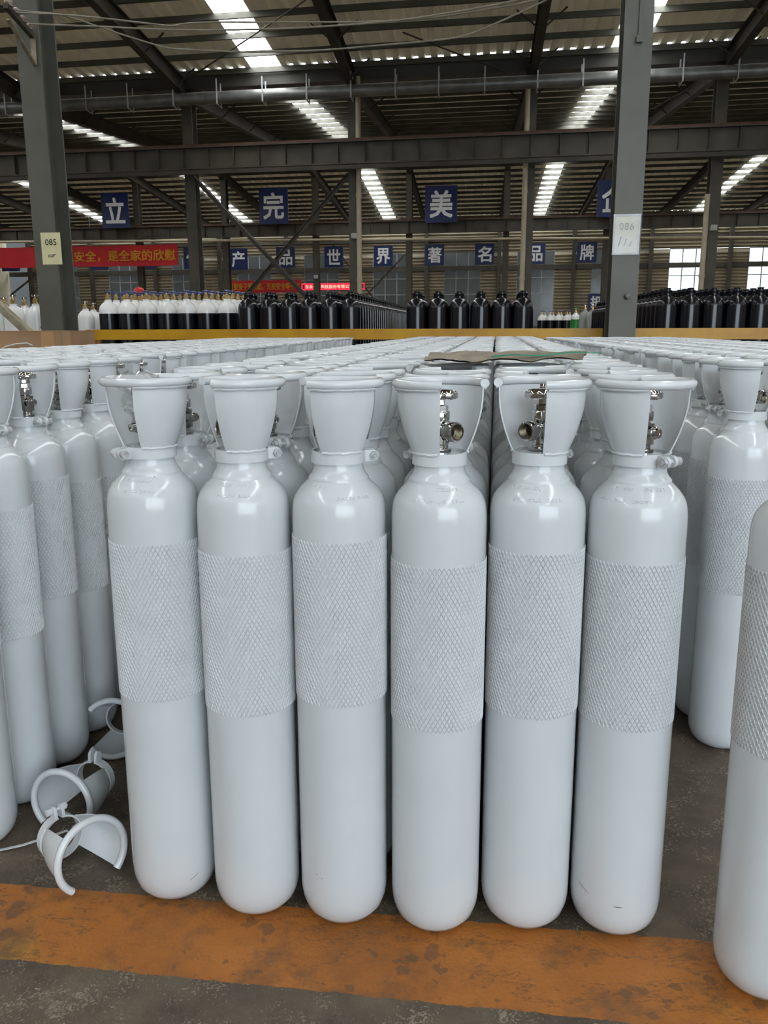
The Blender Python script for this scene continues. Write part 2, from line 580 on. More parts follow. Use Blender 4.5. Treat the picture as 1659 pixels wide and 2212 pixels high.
def build_roof():
    prof = rib_profile()
    sheet = MB()
    sky = {}
    for a, b_ in SPANS:
        a2, b2 = a, b_
        if abs(b_ - 24.0) < 1e-6:
            b2 = 23.72
        if abs(a - 24.0) < 1e-6:
            a2 = 24.28
        za, zb = roof_z(a2 + 1e-4), roof_z(b2 - 1e-4)
        for i in range(len(prof) - 1):
            (s0, d0), (s1, d1) = prof[i], prof[i + 1]
            q = [B(s0, a2, za + d0), B(s1, a2, za + d1), B(s1, b2, zb + d1), B(s0, b2, zb + d0)]
            sm = (s0 + s1) / 2
            hit = None
            for k, c in enumerate(SKY_S):
                if abs(sm - c) < SKY_W / 2:
                    hit = k
            if hit is None:
                sheet.add(q, [(0, 3, 2, 1)])
            else:
                sky.setdefault((a, hit), MB()).add(q, [(0, 3, 2, 1)])
    root = sheet.build('ceiling', M['roof'], smooth=False)
    tag(root, kind='structure')
    for k, mb in sky.items():
        mb.build('skylight_panel', M['skylight'], root, smooth=False)
    # purlins
    for a, b_ in SPANS:
        n = int(round(16.0 / 1.07))
        for i in range(n):
            t = a + (i + 0.55) * 16.0 / n
            z = roof_z(t) - 0.07
            mb = MB()
            p, q = B(S_MIN, t, z), B(S_MAX, t, z)
            mb.bar(p, q, 0.012, 0.13)
            off = V2 * 0.03
            mb.bar(p + off + Vector((0, 0, 0.06)), q + off + Vector((0, 0, 0.06)), 0.06, 0.01)
            mb.bar(p + off - Vector((0, 0, 0.06)), q + off - Vector((0, 0, 0.06)), 0.06, 0.01)
            mb.build('purlin', M['purlin'], root, smooth=False)
    # rafters
    for a, b_ in SPANS:
        for s in FRAMES:
            mb = MB()
            z0, z1 = roof_z(a + 1e-4) - 0.40, roof_z(b_ - 1e-4) - 0.40
            p, q = B(s, a + 0.05, z0), B(s, b_ - 0.05, z1)
            mb.bar(p, q, 0.014, 0.40)
            for dz in (-0.2, 0.2):
                mb.bar(p + Vector((0, 0, dz)), q + Vector((0, 0, dz)), 0.2, 0.018)
            mb.build('rafter', M['rafter'], root, smooth=False)
            # fly braces from purlin to rafter foot
            if a in (8.0, 24.0):
                for t in (a + 3.2, a + 6.4, a + 9.6, a + 12.8, a + 15.0):
                    m2 = MB()
                    for sg in (-1, 1):
                        m2.bar(B(s, t, roof_z(t) - 0.58), B(s + sg * 0.55, t, roof_z(t) - 0.14), 0.045, 0.03)
                    m2.build('fly_brace', M['rafter'], root, smooth=False)
    # valley gutter under the roof joint
    mb = MB()
    zt = Z_VALLEY - 0.005
    mb.bar(B(S_MIN, 23.70, zt - 0.19), B(S_MAX, 23.70, zt - 0.19), 0.02, 0.34)
    mb.bar(B(S_MIN, 24.30, zt - 0.19), B(S_MAX, 24.30, zt - 0.19), 0.02, 0.34)
    mb.bar(B(S_MIN, 24.0, zt - 0.35), B(S_MAX, 24.0, zt - 0.35), 0.62, 0.02)
    mb.build('valley_gutter', M['gutter'], root, smooth=False)
    # thin tie rods crossing under the near roof
    for (x0, y0, t0, x1, y1, t1) in ((415, 165, 22.5, 660, 0, 18.5), (870, 70, 21.5, 1100, 160, 23.4), (1410, 235, 29, 1490, 190, 26)):
        m2 = MB()
        p, q = atT(x0, y0, t0), atT(x1, y1, t1)
        m2.tube([p, q], 0.018, 6)
        m2.build('tie_rod', M['rafter'], root)
    return root


CEIL = build_roof()


# back wall with siding panels and windows
T_WALL = 57.0
FR_W = [s for s in FRAMES]
Z_WT = 7.75


def build_back_wall():
    wall = MB()
    # sheeting rails and posts carry the siding; kept as the wall's own mesh
    for s in FRAMES:
        wall.bar(B(s, T_WALL - 0.25, 0), B(s, T_WALL - 0.25, Z_WT), 0.22, 0.3, up=V2)
    for z in (0.9, 4.62, 6.35):
        wall.bar(B(S_MIN, T_WALL - 0.12, z), B(S_MAX, T_WALL - 0.12, z), 0.12, 0.3 if z == 4.62 else 0.14)
    w = wall.build('wall_back', M['steel'], smooth=False)
    tag(w, kind='structure')

    def siding(s0, s1, z0, z1):
        mb = MB()
        p = 0.20
        n = max(1, int((z1 - z0) / p))
        vs = []
        for i in range(n):
            zb = z0 + i * p
            for dz, dt in ((0, 0.0), (p * 0.5, 0.0), (p * 0.6, -0.11), (p * 0.92, -0.11)):
                vs.append((zb + dz, dt))
        vs.append((z1, 0.0))
        pts = []
        for z, dt in vs:
            pts.append(B(s0, T_WALL + dt, z))
            pts.append(B(s1, T_WALL + dt, z))
        fs = [(2 * i, 2 * i + 1, 2 * i + 3, 2 * i + 2) for i in range(len(vs) - 1)]
        mb.add(pts, fs)
        mb.build('siding_panel', M['siding'], w, smooth=False)

    n = 0
    HW = 1.18
    for j in range(len(FRAMES) - 1):
        a, b_ = FRAMES[j], FRAMES[j + 1]
        c = (a + b_) / 2
        siding(a, c - HW, 0.0, 5.6)
        siding(c + HW, b_, 0.0, 5.6)
        siding(c - HW, c + HW, 0.0, 0.9)
        siding(a, b_, 5.62, Z_WT)
        n += 1
        fr = MB()
        z0, z1 = 0.9, 5.6
        t = T_WALL - 0.02
        for sx in (-HW, -HW / 3, HW / 3, HW):
            fr.bar(B(c + sx, t, z0), B(c + sx, t, z1), 0.05, 0.06, up=V2)
        rows = [z0, 2.1, 3.0, 4.0, z1]
        for z in rows:
            fr.bar(B(c - HW, t, z), B(c + HW, t, z), 0.06, 0.05)
        wo = fr.build('window_%d' % n, M['frame'], smooth=False)
        tag(wo, kind='structure')
        for i in range(3):
            for k in range(len(rows) - 1):
                pm = MB()
                x0 = c - HW + i * HW * 2 / 3 + 0.025
                x1 = c - HW + (i + 1) * HW * 2 / 3 - 0.025
                y0, y1 = rows[k] + 0.025, rows[k + 1] - 0.025
                pm.bar(B(x0, t, (y0 + y1) / 2), B(x1, t, (y0 + y1) / 2), 0.008, y1 - y0)
                pm.build('pane', M['glass'], wo, smooth=False)
    # backdrop wall added to block the sky behind left and middle windows
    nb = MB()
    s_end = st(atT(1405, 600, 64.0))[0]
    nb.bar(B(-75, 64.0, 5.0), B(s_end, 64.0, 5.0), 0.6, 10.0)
    o = nb.build('wall_sky_block', M['sky_block'], smooth=False)
    tag(o, kind='structure')


build_back_wall()


def build_side_walls():
    for nm, s in (('wall_left', S_MIN - 0.2), ('wall_right', S_MAX + 0.2)):
        mb = MB()
        mb.bar(B(s, -8.0, 4.0), B(s, T_WALL, 4.0), 0.1, 8.0)
        o = mb.build(nm, M['siding'], smooth=False)
        tag(o, kind='structure')
        m2 = MB()
        t = -8.0
        sg = 1 if s < 0 else -1
        while t < T_WALL:
            m2.bar(B(s + sg * 0.2, t, 0), B(s + sg * 0.2, t, 7.5), 0.25, 0.25, up=V2)
            t += 6.5
        m2.build('wall_post', M['steel'], o, smooth=False)


build_side_walls()


def build_light_mask_wall():
    # unseen wall added behind the camera; its doorway narrows the daylight
    t = -8.1
    mb = MB()
    d0, d1, dh = 0.0, 10.5, 5.8
    c0, c1 = 6.35, 7.25          # row of openings added for dashed highlights on the cylinder shoulders
    mb.bar(B(S_MIN, t, dh / 2), B(d0, t, dh / 2), 0.1, dh)
    mb.bar(B(d1, t, dh / 2), B(S_MAX, t, dh / 2), 0.1, dh)
    mb.bar(B(S_MIN, t, (dh + c0) / 2), B(S_MAX, t, (dh + c0) / 2), 0.1, c0 - dh)
    mb.bar(B(S_MIN, t, (c1 + 8.0) / 2), B(S_MAX, t, (c1 + 8.0) / 2), 0.1, 8.0 - c1)
    sx = S_MIN
    while sx < S_MAX:
        mb.bar(B(sx, t, (c0 + c1) / 2), B(sx + 1.3, t, (c0 + c1) / 2), 0.1, c1 - c0)
        sx += 3.0
    o = mb.build('wall_light_mask', M['siding'], smooth=False)
    tag(o, kind='structure')
    ap = MB()  # unseen pale ground added to bounce daylight up to the roof
    ap.add([B(-60, -60, 0.004), B(60, -60, 0.004), B(60, -8.0, 0.004), B(-60, -8.0, 0.004)], [(0, 1, 2, 3)])
    a = ap.build('floor_bounce_apron', M['apron'], smooth=False)
    tag(a, kind='structure')


M['apron'] = mat('bounce_apron_concrete', (0.46, 0.45, 0.42), (0.38, 0.37, 0.34), rough=0.8, scale=0.6)
build_light_mask_wall()


# ------------------------------------------------------------------ columns, girders and services
def h_column(name, base, top, flange, depth, label, mt, yaw=rad(-7), group=None):
    r = empty(name, (base.x, base.y, 0), yaw)
    h = top
    for y in (-depth / 2, depth / 2):
        MB().box((0, y, h / 2), (flange, 0.022, h)).build('flange', mt, r, smooth=False)
    MB().box((0, 0, h / 2), (0.016, depth - 0.022, h)).build('web', mt, r, smooth=False)
    tag(r, label, 'column', group)
    return r


COL_L = atY(131, 720, 8.45)
COL_R = atY(1338, 720, 7.55)
cl = h_column('steel_column', COL_L, 8.3, 0.215, 0.30, 'grey steel column with pale yellow paper numbered 085', M['column'])
cr = h_column('steel_column', COL_R, 8.3, 0.225, 0.26, 'grey steel column with faded white taped paper numbered 086', M['column'])


def paper(name, pxy, wh, Y, text, mt, ink, label, tz, th, bold):
    c = atY(pxy[0], pxy[1], Y)
    w = wh[0] / 1850.0 * Y
    h = wh[1] / 1850.0 * Y
    r = empty(name, c, rad(-7))
    MB().box((0, 0, 0), (w, 0.003, h)).build('sheet', mt, r, smooth=False)
    flat_text('number', text, ink, r, height=th * h, bold=bold, offset=(0, -0.003, tz * h), squash=1.0)
    tag(r, label, 'notice')
    return r, w, h


YL = COL_L.y - 0.15 - 0.016
YR = COL_R.y - 0.13 - 0.014
p1, w1, h1 = paper('number_notice', (111, 537), (43, 64), YL, '085', M['yellow_paper'], M['ink'], 'pale yellow paper reading 085 stuck on the left column', 0.20, 0.20, 0.012)
# drawn pointing hand
hb = MB()
hz = -0.22 * h1
hb.bar((-0.16 * w1, -0.003, hz + 0.02 * h1), (0.02 * w1, -0.003, hz + 0.02 * h1), 0.002, 0.006)
hb.bar((0.0, -0.003, hz + 0.02 * h1), (0.2 * w1, -0.003, hz + 0.035 * h1), 0.002, 0.006)
hb.bar((-0.16 * w1, -0.003, hz - 0.04 * h1), (0.04 * w1, -0.003, hz - 0.035 * h1), 0.002, 0.006)
hb.bar((-0.16 * w1, -0.003, hz - 0.045 * h1), (-0.16 * w1, -0.003, hz + 0.025 * h1), 0.002, 0.006, up=Vector((1, 0, 0)))
hb.bar((0.04 * w1, -0.003, hz - 0.035 * h1), (0.1 * w1, -0.003, hz + 0.015 * h1), 0.002, 0.006)
hb.build('pointing_hand_print', M['ink'], p1, smooth=False)
p2, w2, h2 = paper('number_notice', (1353, 507), (50, 76), YR, '086', M['white_paper'], M['faded_ink'], 'faded white paper reading 086 taped on the right column', 0.22, 0.20, 0.01)
for sx, sz, dx, dz in ((0, 0.51, 1.12, 0.05), (0, -0.5, 1.12, 0.05), (-0.51, 0, 0.08, 1.0), (0.51, 0, 0.08, 1.0)):
    MB().box((sx * w2, -0.003, sz * h2), (dx * w2, 0.003, dz * h2)).build('tape_strip', M['tape'], p2, smooth=False)
mb = MB()
for k in range(3):
    x = -0.3 + 0.22 * k
    mb.bar((x * w2, -0.003, -0.30 * h2), ((x + 0.10) * w2, -0.003, (-0.05 - 0.06 * k) * h2), 0.002, 0.008, up=Vector((1, 0, 0)))
mb.build('smudged_print', M['faded_ink'], p2, smooth=False)


ORD = ['first', 'second', 'third', 'fourth', 'fifth', 'sixth', 'seventh', 'eighth', 'ninth', 'tenth', 'eleventh', 'twelfth']
n_col = 0
for j, s in enumerate(FRAMES):
    p = B(s, T_VALLEY, 0)
    x, _ = project(p + Vector((0, 0, 4)))
    if -60 < x < 1720:
        h_column('steel_column', p, Z_VALLEY - 0.4, 0.29, 0.36, 'tall girder column, %s from the left under the round duct' % ORD[n_col], M['steel'], rad(-8), 'columns under the round duct')
        n_col += 1
T3 = 42.8
n_col = 0
for j, s in enumerate(FRAMES):
    p = B(s, T3, 0)
    x, _ = project(p + Vector((0, 0, 4)))
    if -40 < x < 1700:
        h_column('steel_column', p, roof_z(T3) - 0.6, 0.28, 0.36, 'distant dark column, %s from the left below the far girder' % ORD[n_col], M['steel'], rad(-8), 'distant columns below the far girder')
        n_col += 1


def crane_girder(t, z0, z1, label, step, width=0.30):
    r = empty('crane_girder', B(0, t, z0))
    org = B(0, t, z0)
    S0, S1 = S_MIN, S_MAX

    def part(nm, mt, *bars):
        m = MB()
        for p, q, w, h in bars:
            m.bar(p - org, q - org, w, h)
        return m.build(nm, mt, r, smooth=False)
    part('web', M['steel'], (B(S0, t, (z0 + z1) / 2), B(S1, t, (z0 + z1) / 2), 0.014, z1 - z0))
    part('top_flange', M['steel'], (B(S0, t, z1), B(S1, t, z1), width, 0.03))
    part('bottom_flange', M['steel'], (B(S0, t, z0), B(S1, t, z0), width * 0.8, 0.03))
    part('crane_rail', M['rust'], (B(S0, t, z1 + 0.05), B(S1, t, z1 + 0.05), 0.07, 0.08))
    s = S_F - DF * 5
    first = None
    while s < S_MAX:
        x, _ = project(B(s, t, z0))
        if -60 < x < 1720:
            m = MB()
            c = B(s, t, (z0 + z1) / 2) - org
            m.bar(c - V2 * (width * 0.45), c + V2 * (width * 0.45), 0.012, z1 - z0 - 0.03)
            m.build('stiffener', M['steel'], r, smooth=False)
        s += step
    tag(r, label, 'girder')
    return r


GIRDER = crane_girder(23.45, 5.16, 5.70, 'long ribbed crane girder running below the round duct', DF / 6.5)
crane_girder(T3 - 0.5, 5.33, 5.88, 'far ribbed crane girder behind the large blue letter boards', DF / 5)

# walkway angle hung just under the near girder
mb = MB()
org = B(0, 23.45, 5.16)
mb.bar(B(S_MIN, 23.1, 5.02) - org, B(S_MAX, 23.1, 5.02) - org, 0.06, 0.10)
rr = GIRDER
mb.build('slung_angle', M['rafter'], rr, smooth=False)
for k in range(-8, 9):
    m2 = MB()
    s = S_F + k * DF / 2
    m2.bar(B(s, 23.1, 5.0) - org, B(s, 23.45, 5.16) - org, 0.05, 0.05)
    m2.build('slung_bracket', M['rafter'], rr, smooth=False)

# round duct with its strap hangers
T_D = 23.2
DUCT_Z = atT(829, 193, T_D).z
dr = empty('round_duct', B(0, T_D, DUCT_Z))
org = B(0, T_D, DUCT_Z)
MB().tube([B(S_MIN, T_D, DUCT_Z) - org, B(S_MAX, T_D, DUCT_Z) - org], 0.155, 16).build('duct_pipe', M['duct'], dr)
px_h = [15, 190, 280, 378, 472, 570, 665, 760, 855, 948, 1047, 1160, 1257, 1470, 1588]
for x in px_h:
    p = atT(x, 193, T_D)
    s = st(p)[0]
    m = MB()
    zt = DUCT_Z + 0.42
    zb = DUCT_Z - 0.19
    for dt in (-0.19, 0.19):
        m.bar(B(s, T_D + dt, zb) - org, B(s, T_D + dt, zt if dt < 0 else zt - 0.03) - org, 0.035, 0.012, up=V2)
    m.bar(B(s, T_D - 0.19, zb) - org, B(s, T_D + 0.22, zb - 0.02) - org, 0.035, 0.012)
    m.build('strap_hanger', M['hanger'], dr, smooth=False)
for x in (440, 690, 1010, 1330):
    p = atT(x, 193, T_D)
    s = st(p)[0]
    m = MB()
    m.tube([B(s - 0.05, T_D, DUCT_Z) - org, B(s + 0.05, T_D, DUCT_Z) - org], 0.163, 16)
    m.build('joint_band', M['duct'], dr)
tag(dr, 'long round galvanised duct hung on pale strap hangers under the roof valley', 'duct')

# downpipes
for k, (px, y0, y1, t, lb) in enumerate(((777, 165, 655, 23.70, 'cream downpipe beside the column in the middle of the hall'),
                                         (1126, 165, 660, 23.72, 'cream downpipe left of the column near the right of the hall'),
                                         (1511, 420, 660, 23.72, 'cream downpipe in front of the bright windows'))):
    a, b_ = atT(px, y0, t), atT(px, y1, t)
    x = (a.x + b_.x) / 2
    r = empty('downpipe', (b_.x, b_.y, 0))
    m = MB()
    m.tube([(0, 0, 0), (0, 0, a.z)], 0.068, 12)
    m.build('pipe', M['pipe'], r)
    for z in (2.2, 4.4):
        if z < a.z:
            MB().lathe([(0.075, z - 0.05), (0.08, z - 0.03), (0.08, z + 0.03), (0.075, z + 0.05)], 12).build('pipe_clip', M['pipe'], r)
    tag(r, lb, 'pipe')

# cross bracing between the girder columns
for (x0, y0, x1, y1, lb) in ((408, 372, 668, 648, 'steel brace sloping down to the right behind the second blue letter'),
                             (752, 378, 530, 640, 'steel brace sloping down to the left across the small blue letters')):
    t = 23.9 if x0 < x1 else 24.1
    p, q = atT(x0, y0, t), atT(x1, y1, t)
    r = empty('cross_brace', (q.x, q.y, q.z))
    m = MB()
    m.bar(p - q, Vector((0, 0, 0)), 0.02, 0.13)
    m.build('brace_bar', M['steel'], r, smooth=False)
    m = MB()
    n = (p - q).normalized()
    m.bar((p - q) + Vector((0, -0.05, 0.05)), Vector((0, -0.05, 0.05)), 0.10, 0.015)
    m.build('brace_flange', M['steel'], r, smooth=False)
    tag(r, lb, 'brace')
# far bracing at the back wall
for (x0, y0, x1, y1, lb) in ((720, 530, 815, 655, 'thin far brace falling right behind the middle downpipe'), (880, 545, 780, 650, 'thin far brace falling left towards the middle downpipe'),
                             (120, 560, 20, 640, 'thin far brace in the dark left corner below the banner')):
    t = 52.5
    p, q = atT(x0, y0, t), atT(x1, y1, t)
    m = MB()
    m.bar(p - q, Vector((0, 0, 0)), 0.08, 0.10)
    o = m.build('cross_brace', M['steel'], smooth=False)
    o.location = q
    tag(o, lb, 'brace')

# thin conduit across the hall with electrical boxes on the columns
T_C = 41.8
p, q = atT(-60, 523, T_C), atT(1720, 512, T_C)
m = MB()
m.tube([p - q, (0, 0, 0)], 0.06, 8)
o = m.build('conduit', M['pipe'])
o.location = q
tag(o, 'thin pale conduit running across above the small blue letters', 'conduit')
for k, (px, py, t, lb) in enumerate(((760, 510, T_VALLEY - 0.235, 'small white box on the middle column'), (1543, 492, T_VALLEY - 0.235, 'small white box on the column by the bright windows'),
                                     (54, 522, T_VALLEY - 0.235, 'small pale box beside the left red banner'), (671, 598, T3 - 0.235, 'tiny pale box above the red lit sign'))):
    c = atT(px, py, t)
    s_near = min(FRAMES, key=lambda q_: abs(q_ - st(c)[0]))
    c = B(s_near, t, c.z)
    sz = 0.16 if k < 3 else 0.2
    r = empty('junction_box', (c.x, c.y, c.z))
    MB().box((0, 0, 0), (sz, 0.1, sz * 0.85)).build('case', M['plastic_box'], r, smooth=False)
    MB().box((0, -0.055, 0), (sz * 0.86, 0.012, sz * 0.7)).build('cover', M['frame'], r, smooth=False)
    tag(r, lb, 'box')


# ------------------------------------------------------------------ signs and banners
def sign_board(px, py, w, h, t, ch, label, bold=0.022, tilt=0.0, grp=None):
    c = atT(px, py, t)
    d = (c - Vector((0, 0, CAM_H))).dot(CF)
    W, H = w * d / F_PX, h * d / F_PX
    r = empty('letter_board', c, rad(-8))
    MB().box((0, 0, 0), (W, 0.04, H)).build('board', M['blue_sign'], r, smooth=False)
    if ch:
        flat_text('letter', ch, M['letter'], r, width=W * 0.72, height=H * 0.74, fat=bold, offset=(0, -0.03, 0))
    m = MB()
    for sx in (-0.4, 0.4):
        m.tube([(sx * W, 0, H / 2 - 0.02), (sx * W, 0, (roof_z(t) - 0.01 - c.z) if t < T_WALL - 1 else H / 2 + 0.2)], 0.006, 5)
    m.build('hanging_wire', M['cable'], r)
    tag(r, label, 'sign', grp)
    return r


for kb, (px, py, w, h, ch) in enumerate(((249, 455, 62, 72, '立'), (591, 445, 64, 74, '完'), (953, 441, 69, 76, '美'), (1326, 429, 70, 76, '企'))):
    sign_board(px, py, w, h, T3 - 1.0, ch, 'large blue board with white letter %s, %s from left above the far girder' % (ch, ORD[kb]), grp='large blue letter boards')
for kb, (px, py, ch, lb) in enumerate(((22, 563, '瓶', None), (417, 558, '化', None), (515, 560, '产', None), (617, 556, '品', 'small blue board with white letter 品 between 产 and 世'),
                       (721, 555, '世', None), (828, 553, '界', None), (939, 551, '著', None), (1047, 549, '名', None), (1157, 548, '品', 'small blue board with white letter 品 between 名 and 牌'), (1268, 545, '牌', None))):
    sign_board(px, py, 41, 44, 52.0, ch, 'small blue board with white letter %s, %s lettered one from left in far row' % (ch, ORD[kb]), bold=0.022, grp='small blue letter boards')
for px, lb in ((214, 'blue board almost hidden behind the big red banner, nearer the 085 column'), (315, 'blue board almost hidden behind the right half of the big red banner')):
    sign_board(px, 560, 41, 44, 52.0, None, lb, grp='small blue letter boards')
# low blue notice in the window, one letter showing
sign_board(1290, 652, 40, 34, T_WALL - 0.08, '把', 'low blue board with white letter 把 in front of a window')


def banner(x0, x1, y0, y1, t, text, label, tx0, tx1, mt, lt, bold=0.02, name='cloth_banner', cat='banner', hgt=0.6):
    a, b_ = atT(x0, (y0 + y1) / 2, t), atT(x1, (y0 + y1) / 2, t)
    c = (a + b_) / 2
    d = (c - Vector((0, 0, CAM_H))).dot(CF)
    L = (b_ - a).length
    H = (y1 - y0) * d / F_PX
    yaw = math.atan2(b_.y - a.y, b_.x - a.x)
    r = empty(name, c, yaw)
    m = MB()
    n = 40
    vs, fs = [], []
    for i in range(n + 1):
        x = -L / 2 + L * i / n
        w = 0.012 * math.sin(i * 1.3)
        for j, z in enumerate((-H / 2, H / 2)):
            vs.append((x, w * (0.4 if j else 1), z + 0.012 * math.sin(i * 0.7)))
    for i in range(n):
        fs.append((2 * i, 2 * i + 2, 2 * i + 3, 2 * i + 1))
    vs2 = [(x, y + 0.008, z) for x, y, z in vs]
    m.add(vs, fs)
    m.add(vs2, [tuple(reversed(f)) for f in fs])
    m.build('cloth', mt, r)
    xa = -L / 2 + L * (tx0 - x0) / (x1 - x0)
    xb = -L / 2 + L * (tx1 - x0) / (x1 - x0)
    if t > 45:
        m = MB()
        for sx in (-0.48, 0.48):
            m.tube([(sx * L, 0.02, H / 2 - 0.05), (sx * L, 0.02, roof_z(t) - 0.01 - c.z)], 0.006, 5)
        m.build('hanging_wire', M['cable'], r)
    flat_text('lettering', text, lt, r, width=xb - xa, height=H * hgt, fat=bold, offset=((xa + xb) / 2, -0.03, 0))
    tag(r, label, cat)
    return r


banner(-40, 384, 533, 576, T3 - 0.75, '一人安全，是全家的欣慰', 'large red cloth banner with yellow letters behind the 085 column', 117, 380, M['red_cloth'], M['yellow_letter'], hgt=0.55)
banner(490, 651, 606, 632, 47.0, '爱妻爱子爱家庭，无视安全等于零', 'small red cloth banner with yellow letters low above the black cylinders', 495, 648, M['red_cloth'], M['yellow_letter'], hgt=0.58)


def led_sign():
    x0, x1, y0, y1, t = 652, 788, 612, 626, 46.0
    a, b_ = atT(x0, 619, t), atT(x1, 619, t)
    c = (a + b_) / 2
    d = (c - Vector((0, 0, CAM_H))).dot(CF)
    L, H = (b_ - a).length, 14 * d / F_PX
    r = empty('led_display', c, math.atan2(b_.y - a.y, b_.x - a.x))
    MB().box((0, 0, 0), (L, 0.08, H)).build('case', M['black'], r, smooth=False)
    m = MB()
    for z in (-H / 2 + 0.03, H / 2 - 0.03):
        m.bar((-L / 2, -0.05, z), (L / 2, -0.05, z), 0.02, 0.05)
    for x in (-L / 2 + 0.03, L / 2 - 0.03):
        m.bar((x, -0.05, -H / 2), (x, -0.05, H / 2), 0.05, 0.02, up=Vector((0, 1, 0)))
    m.build('lit_border', M['led_red'], r, smooth=False)
    flat_text('lit_lettering', '东永动力科技股份有限公司欢', M['led_text'], r, width=L * 0.82, height=H * 0.55, bold=0.0, offset=(-0.03 * L, -0.06, 0))
    m = MB()
    m.box((0, -0.043, 0), (L * 0.93, 0.006, H * 0.72))
    m.build('lit_panel', M['led_panel'], r, smooth=False)
    m = MB()
    for sx in (-0.45, 0.45):
        m.tube([(sx * L, 0.02, H / 2 - 0.02), (sx * L, 0.02, roof_z(t) - 0.01 - c.z)], 0.006, 5)
    m.build('hanging_wire', M['cable'], r)
    tag(r, 'lit red display strip beside the small red banner', 'display')


M['led_panel'] = emit_mat('dim_red_led_panel', (1.0, 0.01, 0.04), 0.45, (0.2, 0.0, 0.0))
led_sign()

# ------------------------------------------------------------------ yellow barrier rail with posts
RAIL_Z = 0.874


def rail(x0, x1, Y0, Y1, label, posts, y0=722, y1=722):
    a, b_ = atY(x0, y0, Y0), atY(x1, y1, Y1)
    a.z = b_.z = RAIL_Z
    c = a.copy()
    c.z = 0
    r = empty('barrier_rail', c)
    m = MB()
    m.bar(a - c, b_ - c, 0.06, 0.098)
    m.build('rail_beam', M['rail'], r, smooth=False)
    for f in posts:
        p = a.lerp(b_, f)
        m = MB()
        m.box((p.x - c.x, p.y - c.y, (RAIL_Z - 0.05) / 2), (0.085, 0.06, RAIL_Z - 0.05))
        m.box((p.x - c.x, p.y - c.y, 0.01), (0.18, 0.16, 0.02))
        m.build('post', M['rail_dark'], r, smooth=False)
    tag(r, label, 'rail')


rail(189, 1301, 8.62, 7.95, 'yellow barrier rail between the two numbered columns', (0.018, 0.5, 0.985))
rail(1364, 1760, 7.85, 7.55, 'yellow barrier rail running right from the 086 column', (0.02, 0.9))


# ------------------------------------------------------------------ the white gas cylinders
BODY = [(0.0, 0.0), (0.024, 0.0), (0.040, 0.0022), (0.0535, 0.0090), (0.0630, 0.0205), (0.0680, 0.0360), (0.0697, 0.0500), (0.07, 0.065),
        (0.07, 0.30), (0.07, 0.664), (0.0697, 0.674), (0.0687, 0.684), (0.0670, 0.6925), (0.0640, 0.6995), (0.0600, 0.7055), (0.0545, 0.7120), (0.0490, 0.7172),
        (0.0448, 0.7215), (0.0446, 0.7250), (0.0430, 0.7275), (0.0395, 0.7315), (0.0372, 0.7365), (0.0362, 0.7420), (0.0360, 0.7580), (0.0340, 0.7600), (0.0300, 0.7605),
        (0.0295, 0.7625), (0.0200, 0.7635), (0.0, 0.7640)]
PLATE = [(0.0385, 0.7610), (0.0430, 0.7700), (0.0473, 0.7810), (0.0514, 0.7920), (0.0549, 0.8040), (0.0580, 0.8160), (0.0602, 0.8280), (0.0613, 0.8400), (0.0617, 0.8560)]
RIM_R, RIM_T, RIM_Z = 0.0628, 0.0066, 0.862
GAP = 44.0          # half angle of the opening
BACK = 41.0         # half angle of the rear opening


def body_r(z):
    pz = [p for p in BODY]
    for i in range(len(pz) - 1):
        if pz[i][1] <= z <= pz[i + 1][1]:
            k = (z - pz[i][1]) / max(1e-9, pz[i + 1][1] - pz[i][1])
            return pz[i][0] + k * (pz[i + 1][0] - pz[i][0])
    return 0.07


def pol(r, a, z):
    """a = 0 at local -Y, growing towards +X"""
    return (r * math.sin(a), -r * math.cos(a), z)


def plate_mb(a0, a1, seg=14, dz=0.0, bead=True, thick=0.0022):
    m = MB()
    n = len(PLATE)
    vs, fs = [], []
    for lay in (0, 1):
        for r, z in PLATE:
            for i in range(seg + 1):
                a = rad(a0 + (a1 - a0) * i / seg)
                vs.append(pol(r - lay * thick, a, z + dz))
    W = seg + 1
    o = n * W
    for j in range(n - 1):
        for i in range(seg):
            fs.append((j * W + i, j * W + i + 1, (j + 1) * W + i + 1, (j + 1) * W + i))
            fs.append((o + j * W + i + 1, o + j * W + i, o + (j + 1) * W + i, o + (j + 1) * W + i + 1))
        fs.append((j * W, (j + 1) * W, o + (j + 1) * W, o + j * W))
        fs.append((j * W + seg, o + j * W + seg, o + (j + 1) * W + seg, (j + 1) * W + seg))
    for i in range(seg):
        fs.append((i + 1, i, o + i, o + i + 1))
    m.add(vs, fs)
    if bead:
        pts = [pol(0.0405, rad(a0 + (a1 - a0) * (0.04 + 0.92 * i / 10)), 0.7635 + dz + 0.0006 * math.sin(i * 2.1)) for i in range(11)]
        m.tube(pts, 0.0023, 6)
        pts = [pol(0.0640, rad(a0 + (a1 - a0) * (0.02 + 0.96 * i / 12)), 0.8550 + dz + 0.0005 * math.sin(i * 1.7)) for i in range(13)]
        m.tube(pts, 0.0022, 6)
    return m


def rim_mb(dz=0.0, seg=44, k=10):
    m = MB()
    pts = []
    for i in range(seg + 1):
        a = GAP - 1.5 + (360 - 2 * GAP + 3) * i / seg
        pts.append(pol(RIM_R, rad(a), RIM_Z + dz))
    m.tube(pts, RIM_T, k)
    return m


